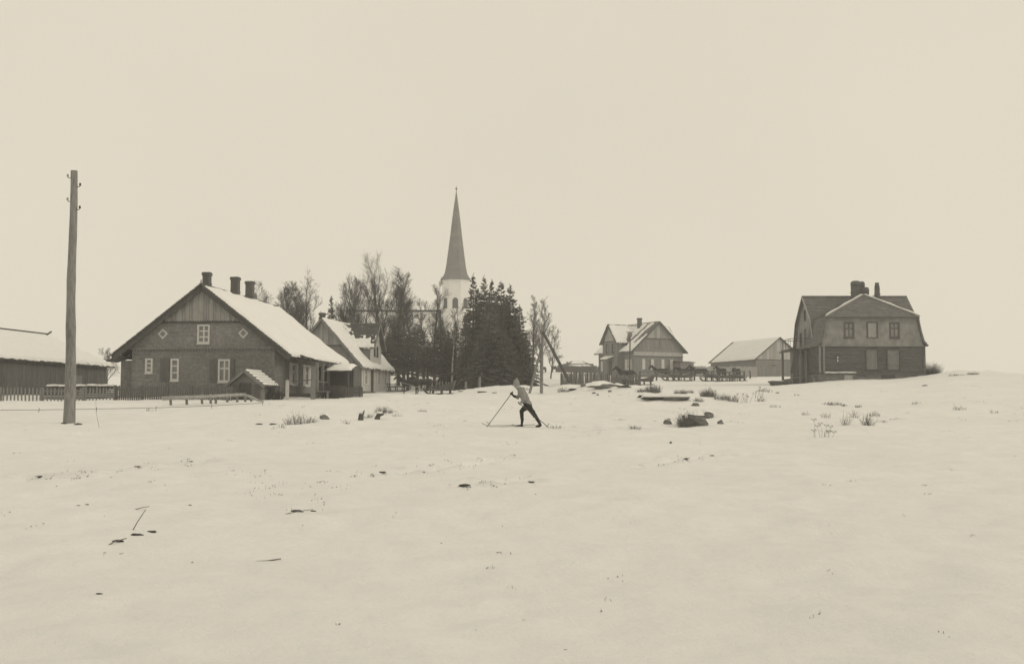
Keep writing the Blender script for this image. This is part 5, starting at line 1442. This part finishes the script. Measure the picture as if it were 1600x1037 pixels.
# wood pile and brush by the log house
x, y = G(1222, 0, 116); z = gz(x, y)
wp = thing('log_pile', 'low pile of dark logs dusted with snow beside the porch of the log house', 'logs', (x, y, z), R(4))
for k in range(18):
    yy = -.5 + (k % 6) * .2 + rnd.uniform(-.03, .03); zz = .1 + (k // 6) * .17
    a = rnd.uniform(-.15, .15); r = rnd.uniform(.075, .11)
    MB().tube([(-1.15 + a, yy, zz + rnd.uniform(-.03, .03)), (1.05 + a * 2, yy + rnd.uniform(-.1, .1), zz)], [r, r * .85], 8).build('log', m_dwood, wp)
snow_sheet(wp, (-.9, .5, .52), (.2, .5, .55), (.2, -.5, .46), (-.9, -.5, .44), .1, lambda u, v: .2, 14, 10)
x, y = G(1453, 0, 117); z = gz(x, y)
twig_bush('brush_heap', 'rounded brush heap leaning on the right wall of the log house', (x, y, z - .1), 1.9, .95, 520, m_twig, 9, r=.014, cat='brush', spread=1.6)

# ------------------------------------------------------------------ the skier
pk = hit(815, 667); Dk = pk.y; ku = F / Dk
def S(px, py, dy=0): return ((px - 815) / ku, dy, (667 - py) / ku)
skier = thing('person', 'skier in a light jumper, dark trousers and peaked knit cap striding left across the snow', 'person', pk, 0)
J = []; E = []
def j(px, py, dy, r): J.append((*S(px, py, dy), r)); return len(J) - 1
def chain(a, pts):
    for q in pts:
        b = j(*q); E.append((a, b)); a = b
    return a
pel = j(824.5, 633.5, 0, (.165, .14)); wai = j(822, 627, 0, (.165, .135)); E.append((pel, wai))
chst = j(818.5, 618.5, 0, (.185, .145)); E.append((wai, chst)); upc = j(815, 611.8, 0, (.165, .12)); E.append((chst, upc))
nk = j(811.3, 607.6, 0, .062); E.append((upc, nk))
hd_ = chain(nk, [(808.4, 604.6, 0, .088), (806.6, 600.8, 0, .098), (806.4, 598.0, 0, .07)])
# far arm reaching forward with the pole, near arm bent at the hip
chain(upc, [(814, 613.2, .17, .075), (809.0, 621.2, .2, .055), (803.8, 619.4, .16, .045), (800.2, 616.2, .12, .036)])
chain(upc, [(816.3, 613.4, -.17, .08), (818.2, 624.5, -.24, .058), (815.0, 628.6, -.25, .047), (813.2, 630.3, -.24, .036)])
# front leg (far), rear leg (near)
ft = chain(pel, [(822.6, 635.6, .1, .105), (815.2, 642.0, .12, .075), (815.6, 650, .12, .066), (815.8, 660.5, .12, .045), (815.2, 664.8, .12, .047), (811.2, 665.6, .12, .043), (807.8, 666.1, .12, .03)])
rt = chain(pel, [(826.2, 635.8, -.09, .11), (834.0, 647.2, -.1, .078), (838.2, 653, -.1, .066), (843.2, 661.8, -.1, .046), (844.2, 664.6, -.1, .047), (840.6, 665.6, -.1, .042), (837.2, 666.2, -.1, .03)])
zk = lambda py: (667 - py) / ku
def skmat(c):
    x_, z_ = c.x * ku + 815, 667 - c.z * ku
    if z_ > 661.5: return 2
    if z_ < 607.8 and x_ < 812.5: return 3
    if x_ < 806.6 and z_ > 612 and z_ < 622: return 1
    if z_ > 630.8 + (x_ - 824) * .25 and not (x_ < 817.5 and z_ < 633): return 1
    return 0
piece('body', skin_mesh('body', J, E, [m_knit, m_trousers, m_boot, m_skin], 2, skmat, 0, .012, .016), skier)
hx = Vector(S(806.4, 600.4))
cap = MB()
dirv = (Vector(S(806.9, 592.6)) - Vector(S(806.5, 601))).normalized()
base = Vector(S(806.9, 599.6))
cap.tube([base - dirv * .035, base, base + dirv * .06, base + dirv * .11, base + dirv * .15, base + dirv * .185], [.104, .109, .098, .072, .042, .014], 14)
cp_ = cap.build('knit_cap', m_knit, skier, True)
MB().tube([base - dirv * .04, base + dirv * .0], [.112, .113], 14).build('cap_band', m_knit, cp_, True)
sc2 = MB().tube([Vector(S(811.8, 607.9)), Vector(S(810.4, 606.2))], [.088, .085], 12).build('collar', m_knit, skier, True)
MB().tube([hx + Vector((-.085, 0, -.01)), hx + Vector((-.118, 0, -.042)), hx + Vector((-.09, 0, -.05))], [.014, .018, .012], 6).build('nose', m_skin, skier, True)
for s in (-1, 1):
    MB().lathe([(.001, hx.z - .012), (.011, hx.z - .004), (.011, hx.z + .004), (.001, hx.z + .012)], (hx.x - .085, s * .034), 8).build('eye', m_boot, skier, True)
    MB().tube([hx + Vector((.015, s * .096, -.04)), hx + Vector((.02, s * .106, -.01)), hx + Vector((.01, s * .1, .02))], [.012, .02, .012], 6).build('ear', m_skin, skier, True)
MB().beam(hx + Vector((-.088, -.025, -.085)), hx + Vector((-.088, .025, -.085)), .012, .008).build('mouth', m_boot, skier)
def fist(c, ax, name_mat, parent):
    """a closed hand round a pole: palm, four bent fingers and a thumb"""
    c = Vector(c); ax = Vector(ax).normalized(); fw = Vector((-1, 0, .0)); fw = (fw - ax * fw.dot(ax)).normalized(); sd_ = ax.cross(fw)
    mb = MB().tube([c + fw * -.05 + sd_ * .02, c + fw * -.012 + sd_ * .03, c + fw * .015 + sd_ * .03], [.03, .038, .03], 8)
    o = mb.build('hand', name_mat, parent, True)
    for k in range(4):
        b = c + ax * (-.032 + k * .021) + sd_ * .03 + fw * .01; l = (.9, 1.05, 1.0, .8)[k]
        MB().tube([b, b + fw * .028 * l - sd_ * .012, b + fw * .022 * l - sd_ * .045 * l, b - fw * .012 - sd_ * .05 * l], [.0105, .0105, .0095, .007], 6).build('finger', name_mat, o, True)
    MB().tube([c - fw * .03 + ax * .03 + sd_ * .02, c - fw * .005 + ax * .048 - sd_ * .005, c + fw * .02 + ax * .05 - sd_ * .02], [.014, .012, .009], 6).build('thumb', name_mat, o, True)
h1_, t1_ = Vector(S(799, 615.2, .12)), Vector(S(760.2, 665, .12))
h2_, t2_ = Vector(S(812.6, 631, -.25)), Vector(S(859, 667.3, -.25))
fist(h1_, h1_ - t1_, m_trousers, skier); fist(h2_, h2_ - t2_, m_skin, skier)
for a, b, lab in ((h1_, t1_, 'thin ski pole planted ahead of the skier on the left'), (h2_, t2_, 'thin ski pole trailing behind the skier, held in the near hand')):
    d = (a - b).normalized()
    sp_ = thing('ski_pole', lab, 'ski pole', Vector(pk) + b, 0, 'ski poles of the skier')
    gtip = gz(pk.x + b.x, pk.y + b.y) - pk.z - b.z
    e = d * ((a - b).length + .09)
    MB().tube([Vector((0, 0, min(0, gtip))) - d * .06, e], [.011, .014], 7).build('shaft', m_ski, sp_)
    MB().tube([e - d * .12, e], .019, 7).build('grip', m_leather, sp_)
    mb = MB(); q0 = d * .1; u_ = d.orthogonal().normalized(); v_ = d.cross(u_)
    for k in range(12):
        a0, a1 = 2 * math.pi * k / 12, 2 * math.pi * (k + 1) / 12
        mb.tube([q0 + (u_ * math.cos(a0) + v_ * math.sin(a0)) * .075, q0 + (u_ * math.cos(a1) + v_ * math.sin(a1)) * .075], .008, 4)
        if k % 3 == 0: mb.tube([q0, q0 + (u_ * math.cos(a0) + v_ * math.sin(a0)) * .075], .005, 4)
    mb.build('basket', m_leather, sp_)
for (pa, pb_, dy, lab) in ((752.5, 836, .12, 'long dark ski under the front foot of the skier'), (800, 880, -.1, 'ski under the rear foot of the skier, half sunk in the snow')):
    rear = dy < 0
    a = S(pa, 666, dy); b = S(pb_, 667, dy)
    o0 = Vector(pk) + Vector((0, dy, 0))
    sk_ = thing('ski', lab, 'ski', o0, 0, 'skis of the skier')
    n = 22; vs = []; fs = []
    xs_ = np.linspace(a[0], b[0], 24); gl_ = np.max([gza(o0.x + xs_, np.full(24, o0.y - r_)) for r_ in (0, .2, .4)], 0) - o0.z
    sl_ = np.polyfit(xs_, gl_, 1); up_ = float(np.max((gl_ - np.polyval(sl_, xs_))[3:])) * .8
    for k in range(n + 1):
        t = k / n; x_ = a[0] + (b[0] - a[0]) * t
        tip = max(0, (.16 - t) / .16)
        z_ = float(np.polyval(sl_, x_)) + up_ + (.008 if not rear else -.045) + .10 * tip ** 1.6
        w_ = .042 * (1 - .75 * max(0, (.05 - t) / .05)) * (1 - .12 * math.sin(t * math.pi))
        for yy in (-w_, w_):
            for zz in (0, .018): vs.append((x_, yy, z_ + zz))
    for k in range(n):
        q = k * 4; r = q + 4
        fs += [(q, q+1, r+1, r), (q+2, r+2, r+3, q+3), (q+1, q+3, r+3, r+1), (q, r, r+2, q+2)]
    fs += [(0, 2, 3, 1), (n*4, n*4+1, n*4+3, n*4+2)]
    mb = MB(); mb.add(vs, fs); mb.build('ski_board', m_ski, sk_)
    fx_ = S(812 if not rear else 841, 666, 0)[0]
    zf = gz(o0.x + fx_, o0.y) - o0.z
    MB().box(fx_ - .06, fx_ + .06, -.055, .055, zf + .02, zf + .045).build('binding', m_leather, sk_)

# ------------------------------------------------------------------ stones, stumps, clods, dry grass
def lump(name, label, loc, size, mat, cat, seed, snow=.0, group=None, flat=1.0, rz=0.0, sink=.3, rough=.22):
    rg = random.Random(seed); mb = MB(); n, m = 14, 9
    for i in range(m + 1):
        ph = math.pi * i / m
        for k in range(n):
            a = 2 * math.pi * k / n
            v = Vector((math.sin(ph) * math.cos(a), math.sin(ph) * math.sin(a), math.cos(ph)))
            q = 1 + rough * 2 * mnoise.noise(v * 1.3 + Vector((seed, 0, 0))) + rough * mnoise.noise(v * 3.1 + Vector((0, seed, 0)))
            mb.v.append((v.x * size[0] * q, v.y * size[1] * q, v.z * size[2] * q))
    for i in range(m):
        for k in range(n):
            k2 = (k + 1) % n; mb.f.append((i*n+k, (i+1)*n+k, (i+1)*n+k2, i*n+k2))
    t = thing(name, label, cat, Vector(loc) + Vector((0, 0, size[2] * (1 - sink) - size[2] * .35)), rz, group)
    mb.build({'boulder': 'stone', 'stone': 'stone', 'soil_clod': 'soil', 'stone_slab': 'slab'}.get(name, 'mass'), mat, t, False)
    if snow:
        sb = MB(); vv = []
        for (x_, y_, z_) in mb.v:
            vv.append((x_ * 1.05, y_ * 1.05 + .01, z_ + .035 + .03 * snow))
        idx = {}
        for f in mb.f:
            c = sum((Vector(mb.v[i]) for i in f), Vector()) / 4
            if c.z > size[2] * (.30 + .30 * mnoise.noise(c * 2.2 + Vector((seed, 0, 0)))) and c.y > -size[1] * .75: sb.f.append(f)
        sb.v = vv
        if sb.f: sb.build('snow', m_snow_roof, t, True)
    return t
def at_px(px, py): return hit(px, py)
def mpp(h): return h.y / F
b = at_px(1086, 664); s = mpp(b)
lump('boulder', 'big grey boulder with dry grass in front and snow on top', b, (20 * s, 14 * s, 15 * s), m_stone, 'boulder', 3, 1.0, rough=.2)
for (px, py, w_, h_, lab, sd_) in (
    (1103, 652, 12, 7, 'overhanging dark stone at the upper right of the big boulder', 5),
    (1043, 662, 6.5, 4.5, 'dark wedge-shaped stone left of the big boulder', 6),
    (1126, 662, 4.6, 4.2, 'small round stone right of the big boulder', 7),
    (1086, 634, 6, 3, 'flat stone behind the big boulder, snow on it', 8),
    (911, 605, 4, 3.2, 'small round stone on the near side of the mound', 9),
    (953, 613, 2.6, 2.2, 'small stone at the right foot of the mound', 10),
    (928, 615, 3, 1.8, 'small dark stone in front of the mound', 11),
    (934, 617.5, 2, 1.5, 'pebble-like stone in front of the mound', 12),
    (507, 655, 6.5, 6, 'dark snow-capped stone in the grass before the gate pillar', 13),
    (1048, 693, 1.8, 1.8, 'lone small black stone on open snow below the boulder', 15)):
    b = at_px(px, py); s = mpp(b)
    lump('stone', lab, b, (w_ * s, w_ * .8 * s, h_ * s), m_stone, 'stone', sd_, 1.0 if w_ > 5 else 0)
# undercut slab with snow
b = at_px(1048, 628); s = mpp(b)
t = thing('stone_slab', 'long dark undercut slab roofed with snow, above the boulder', 'stone', b, 0)
mb = MB(); nn = 26; top = []; bot = []
for k in range(nn + 1):
    u = k / nn; x_ = (-38 + 68 * u) * s; q = mnoise.noise(Vector((u * 7, 3, 1)))
    zt2 = (6.4 + .6 * q) * s; th = (1.3 + 5.6 * max(0, min(1, (u - .38) / .08)) * (1 - max(0, (u - .55) / .45)) ** .8) * s * (1 + .25 * q)
    for yy, dz in ((-.05 + .12 * q, 0), (.02 + .1 * q, -th), (.6, -th - .1), (.6, 0)): mb.v.append((x_, yy, zt2 + dz))
for k in range(nn):
    for c in range(4): mb.f.append((k*4+c, k*4+(c+1)%4, k*4+4+(c+1)%4, k*4+4+c))
mb.f += [(0, 1, 2, 3), (nn*4+3, nn*4+2, nn*4+1, nn*4)]
mb.build('slab', m_stone, t)
snow_sheet(t, (-44 * s, 4.0, gz(b.x - 1.6, b.y + 4) - b.z - .05), (31 * s, 4.0, gz(b.x + 1, b.y + 4) - b.z - .05), (31 * s, -.12, 6.7 * s), (-44 * s, -.12, 6.7 * s), .10, None, 40, 12, rag=.06)
for (px, py, w_, lab, sd_) in ((945, 607, 20, 'bare earth patch on the face of the mound', 31), (896, 609, 9, 'dark strip of earth at the left of the mound', 32), (975, 604.5, 9, 'earth lip under the snow crust right of the mound', 33), (1005, 621, 9, 'flat dark earth edge left of the slab', 34)):
    b = at_px(px, py); s = mpp(b)
    lump('soil_clod', lab, b, (w_ * s, 4.5 * s, (4.5 if w_ > 15 else 1.6) * s), m_soil if w_ < 15 else m_stone, 'earth', sd_, 0, rough=.45, sink=.6)
# stumps
for px, py, lab, lean in ((563.5, 656, 'taller split stump with a pointed top, before the gabled house', .06), (589, 655, 'leaning pointed stump right of the taller one', .25)):
    b = at_px(px, py); s = mpp(b)
    t = thing('tree_stump', lab, 'stump', b, 0, 'stumps in the snow')
    hgt = (13 if lean < .1 else 12) * s
    MB().tube([(0, 0, -.2), (0, 0, 0), (lean * .3, 0, hgt * .6), (lean, 0, hgt * .8)], [5 * s, 4.6 * s, 3.8 * s, 3.2 * s], 9).build('trunk_butt', m_dwood, t)
    MB().tube([(lean * .8 + .03, 0, hgt * .7), (lean + .08, 0, hgt * 1.15)], [2.4 * s, .4 * s], 6).build('splinter', m_dwood, t)
    snow_sheet(t, (-.05, .1, hgt * .82), (lean + .08, .1, hgt * .8), (lean + .08, -.1, hgt * .78), (-.05, -.1, hgt * .8), .05, None, 4, 4)
# dry grass and weeds
TU = [  # px, row, height px, half width px, stems, what it looks like
    (464, 663, 26, 17, 90, 'sparse tall dry grass left of the snow-capped stone'), (487, 660, 14, 9, 40, 'low dry grass beside the snow-capped stone'),
    (600, 645, 15, 13, 110, 'dark dry tuft behind the leaning stump'), (577, 652, 10, 8, 40, 'thin grass between the two stumps'),
    (660, 643, 7, 7, 30, 'little tuft alone below the high-backed sledge'), (1021, 614, 17, 12, 190, 'thick dry tuft right of the mound, before the sledges'),
    (1002, 613, 10, 7, 60, 'low tuft against the right slope of the mound'), (1063, 615, 10, 11, 110, 'low wide tuft over the snow-roofed slab'), (1078, 614, 8, 6, 60, 'low tuft right of the wide one over the slab'),
    (1106, 620, 18, 12, 220, 'thickest dry tuft, right above the boulder'), (1128, 625, 13, 12, 120, 'leaning dry grass right of the thickest tuft'), (1145, 627, 15, 9, 60, 'bleached grass between tuft and tall weeds'),
    (1074, 667, 32, 14, 170, 'dark dry grass standing in front of the boulder'), (1066, 664, 20, 8, 70, 'thin grass at the left side of the boulder'),
    (991, 669, 11, 10, 45, 'small broken weeds on open snow left of the boulder'), (868, 668, 10, 8, 22, 'few thin weeds behind the skier'), (880, 668, 7, 4, 10, 'tiny weed right behind the trailing ski pole'),
    (1300, 633, 9, 17, 120, 'dark low heather patch below the log house'), (1318, 634, 6, 5, 40, 'small heather clump right of the heather patch'), (1341, 636, 7, 5, 40, 'separate small heather clump in the right field'),
    (1356, 664, 26, 8, 60, 'upright dry grass on the right snow field'), (1378, 659, 6, 9, 45, 'flattened dark grass right of the upright grass'), (1322, 664, 26, 6, 22, 'very sparse tall stalks left of the upright grass'),
    (1188, 627, 10, 8, 35, 'faint low weeds right of the tall weeds'), (1245, 618, 5, 5, 20, 'tiny dark tuft below the log pile'), (1500, 640, 12, 10, 30, 'faint stalks near the right border'), (1520, 585, 6, 10, 60, 'short stubble on the right snow hump'),
    (1495, 587, 5, 14, 70, 'dark stubble on the crest beside the brush heap'), (880, 612, 10, 10, 60, 'dry grass round the foot of the braced pole'), (820, 609, 6, 10, 40, 'low grass at the foot of the slanting strut'),
    (765, 889, 15, 10, 26, 'thin grass tips poking through the near snow'), (668, 892, 11, 6, 12, 'few grass tips left of the near tuft'), (665, 925, 10, 5, 10, 'grass tips lowest at centre left'), (800, 922, 14, 5, 10, 'tiny grass tips right of the near tuft'),
    (745, 985, 13, 9, 20, 'grass tips near the bottom edge, left one'), (815, 968, 14, 5, 10, 'grass tips near the bottom edge, right one'), (232, 642, 9, 4, 8, 'thin sprig by the low wire'), (262, 700, 5, 8, 14, 'faint stubble in the left field'),
      (1212, 636, 8, 9, 26, 'faint low weeds between the tall weeds and the heather patch'), (1258, 648, 10, 7, 22, 'thin weeds left below the heather patch'), (1290, 652, 14, 7, 20, 'thin upright stalks straight below the heather patch'),
      (1335, 652, 17, 6, 22, 'upright stalks between heather clump and sparse tall stalks'), (1366, 650, 12, 9, 34, 'dry grass just above the upright grass on the right'), (1402, 655, 6, 12, 26, 'flat strip of dry stubble right of the flattened dark grass'),
      (1432, 632, 8, 9, 20, 'faint weeds on the slope below the brush heap'), (1552, 645, 9, 8, 18, 'faint stalks at the very right border'), (1196, 612, 10, 11, 40, 'bleached weeds just below the board fence end'), (1040, 622, 8, 10, 40, 'low tuft in front of the slab'),
      (1092, 628, 10, 9, 60, 'low dry tuft between the slab and the thickest tuft'), (440, 668, 12, 6, 16, 'very thin stalks left of the sparse tall grass'), (540, 662, 10, 8, 22, 'thin pale stalks left of the taller stump'), (620, 650, 8, 8, 24, 'low stalks right of the dark tuft behind the stumps')]
for i, (px, py, hp_px, wp_px, n, lab) in enumerate(TU):
    b = at_px(px, py); s = mpp(b)
    twig_bush('grass_tuft', lab, b, hp_px * s, wp_px * s, n, m_grass , 100 + i, 'dry grass tufts in the snow', r=max(.0035, .26 * s), cat='grass tuft', spread=1.3)
for i, (px, py, hp_px, wp_px, n, lab) in enumerate([(1156, 630, 30, 5, 4, 'tall dried weed with seed heads, left of two'), (1169, 630, 30, 5, 5, 'tall dried weed with seed heads, right of two'), (1182, 622, 20, 9, 7, 'spreading dried weeds below the plank barn'), (1290, 683, 27, 9, 8, 'dried umbels in a row on the right field'), (1273, 683, 34, 2, 2, 'single tall bent stalk left of the dried umbels')]):
    b = at_px(px, py); s = mpp(b)
    twig_bush('dried_weed', lab, b, hp_px * s, wp_px * s, n, m_soil, 300 + i, 'dried weeds in the snow', r=.3 * s, cat='weed', spread=.8, seed_heads=True)
# clods and sticks lying on the near snow
CL = [(183, 848, 8, 'dark clod at the left end of the twig heap'), (214, 836, 9, 'bigger dark clod under the crossed twigs'), (236, 831, 7, 'curved dark clod at the right of the crossed twigs'), (462, 800, 9, 'earth clod with grass breaking the snow, left of centre'),
      (490, 799, 4, 'small clod right of the earth clod'), (190, 866, 4, 'small clod below the twig heap'), (405, 663, 5, 'flat dark clod left of two beyond the log rail'), (427, 663, 6, 'flat dark clod right of two beyond the log rail'),
      (298, 721, 3, 'tiny clod on the upper left track'), (215, 731, 4, 'little clod on the left track'), (297, 789, 3, 'tiny clod right of the twig heap'), (122, 790, 3, 'tiny clod in a pair at far left'), (136, 790, 3, 'second tiny clod in a pair at far left'), (62, 745, 5, 'dark crumb at the left end of the track'),
      (598, 738, 5, 'clod at the left of the centre track'), (662, 738, 3, 'tiny clod on the centre track'), (725, 760, 8, 'curved earth ridge in the middle of the field'), (830, 754, 5, 'clod right of the curved earth ridge'), (155, 930, 5, 'faint crumb at lower left'), (885, 1016, 3, 'tiny crumb at the bottom edge'), (1072, 717, 5, 'crumb on the right track'), (1112, 712, 4, 'crumb at the far end of the right track'),
      (100, 662, 5, 'dark crumb left of the leaning pole foot'), (122, 663, 6, 'dark crumb right of the leaning pole foot'), (1215, 614, 3, 'crumb below the log house corner'), (1445, 603, 4, 'crumb on the right hump slope'), (720, 612, 4, 'crumb on the sledge road, left'), (752, 613, 6, 'crumb on the sledge road below the pale post'), (773, 614, 4, 'crumb on the sledge road behind the skier')]  # the pair at the pole foot are plain dark lumps
for i, (px, py, w_, lab) in enumerate(CL):
    b = at_px(px, py); s = mpp(b)
    lump('soil_clod', lab, b, (w_ * s, w_ * .6 * s, max(.6, w_ * .2) * s), m_soil, 'clod', 60 + i, 0, 'earth clods showing through the snow', rough=.4, rz=rnd.uniform(-.4, .4))
def stick(pts, r, lab, twig=False):
    b = at_px(*pts[0][:2]); O_ = Vector(b)
    t = thing('fallen_twig', lab, 'twig', O_, 0, 'twigs lying in the snow')
    q = [P(px, py, b.y) - O_ + Vector((0, .02 * i, 0)) for i, (px, py) in enumerate(pts)]
    MB().tube(q, [r * (1 - .5 * i / len(q)) for i in range(len(q))], 6).build('twig', m_mwood, t)
stick([(207, 829), (214, 815), (226, 796)], .007, 'thin twig standing up from the crossed twig heap')
stick([(211, 812), (222, 822), (240, 832)], .008, 'twig crossing the upright one in the heap')
stick([(168, 852), (178, 846), (196, 841)], .008, 'twig lying at the left end of the heap')
stick([(400, 877), (418, 876), (438, 873)], .009, 'single straight twig lying left of centre')
stick([(440, 804), (468, 798), (488, 796)], .006, 'thin twig over the earth clod')
stick([(210, 796), (220, 793), (232, 791)], .006, 'short twig above the crossed twig heap')
stick([(155, 668), (150, 645), (149, 622)], .006, 'faint dry stalk right of the leaning pole')

# stubble and crumbs showing through along the tracks and in thin patches: nobody could count it
rg = random.Random(77); mb = MB()
cl_ = []
for pts, hw, dp in _tr[:4]:
    for (xa, ya), (xb, yb) in zip(pts[:-1], pts[1:]):
        for k in range(int(abs(xb - xa) / 14)):
            t = rg.random(); cl_.append((xa + (xb - xa) * t + rg.gauss(0, 4), ya + (yb - ya) * t + rg.gauss(0, 2.5), rg.randint(2, 7), 6))
for k in range(70): cl_.append((rg.uniform(0, 1600), 672 + 330 * rg.random() ** 2.2, rg.randint(1, 4), rg.uniform(3, 12)))
for k in range(60): cl_.append((rg.uniform(900, 1600), rg.uniform(600, 660), rg.randint(2, 8), rg.uniform(3, 12)))
for k in range(36): cl_.append((rg.uniform(350, 900), rg.uniform(612, 670), rg.randint(2, 7), rg.uniform(3, 12)))
for k in range(30): cl_.append((rg.uniform(380, 560), rg.uniform(735, 800), rg.randint(2, 5), rg.uniform(4, 14)))
for (px, py, n, sp_) in cl_:
    b = hit(px, py); s = b.y / F
    for q in range(n):
        x = b.x + rg.gauss(0, sp_ * s * .6); y = b.y + rg.gauss(0, sp_ * s * 1.2); z = gz(x, y)
        h = rg.uniform(.006, .02) + rg.uniform(.5, 2.2) * s; a = rg.uniform(-1, 1)
        if rg.random() < .6: mb.tube([(x, y, z - .02), (x + a * h * .8, y, z + h * .8)], [.002 + .15 * s, .002], 3, cap=False)
        else:
            w_ = rg.uniform(.6, 1.8) * s + .003
            mb.add([(x - w_, y, z + .004), (x, y - w_ * .8, z + .004), (x + w_, y, z + .006), (x, y + w_ * .6, z + .014)], [(0, 1, 2, 3)])
st2 = mb.build('grass_stubble', m_grass); st2['kind'] = 'stuff'

# ------------------------------------------------------------------ thin winter air
hz = MB().box(-620, 620, -90, 620, -12, 66).build('haze', m_snow)
hz['kind'] = 'stuff'; hz.display_type = 'WIRE'
hm = bpy.data.materials.new('haze'); hm.use_nodes = True
ht = hm.node_tree; ht.nodes.clear()
ho = ht.nodes.new('ShaderNodeOutputMaterial'); hv = ht.nodes.new('ShaderNodeVolumePrincipled')
hv.inputs['Color'].default_value = (1, 1, 1, 1); hv.inputs['Density'].default_value = 0.0008; hv.inputs['Anisotropy'].default_value = 0.2
ht.links.new(hv.outputs[0], ho.inputs['Volume'])
hz.data.materials.clear(); hz.data.materials.append(hm)
sc.cycles.volume_bounces = 4
sc.cycles.max_bounces = 10
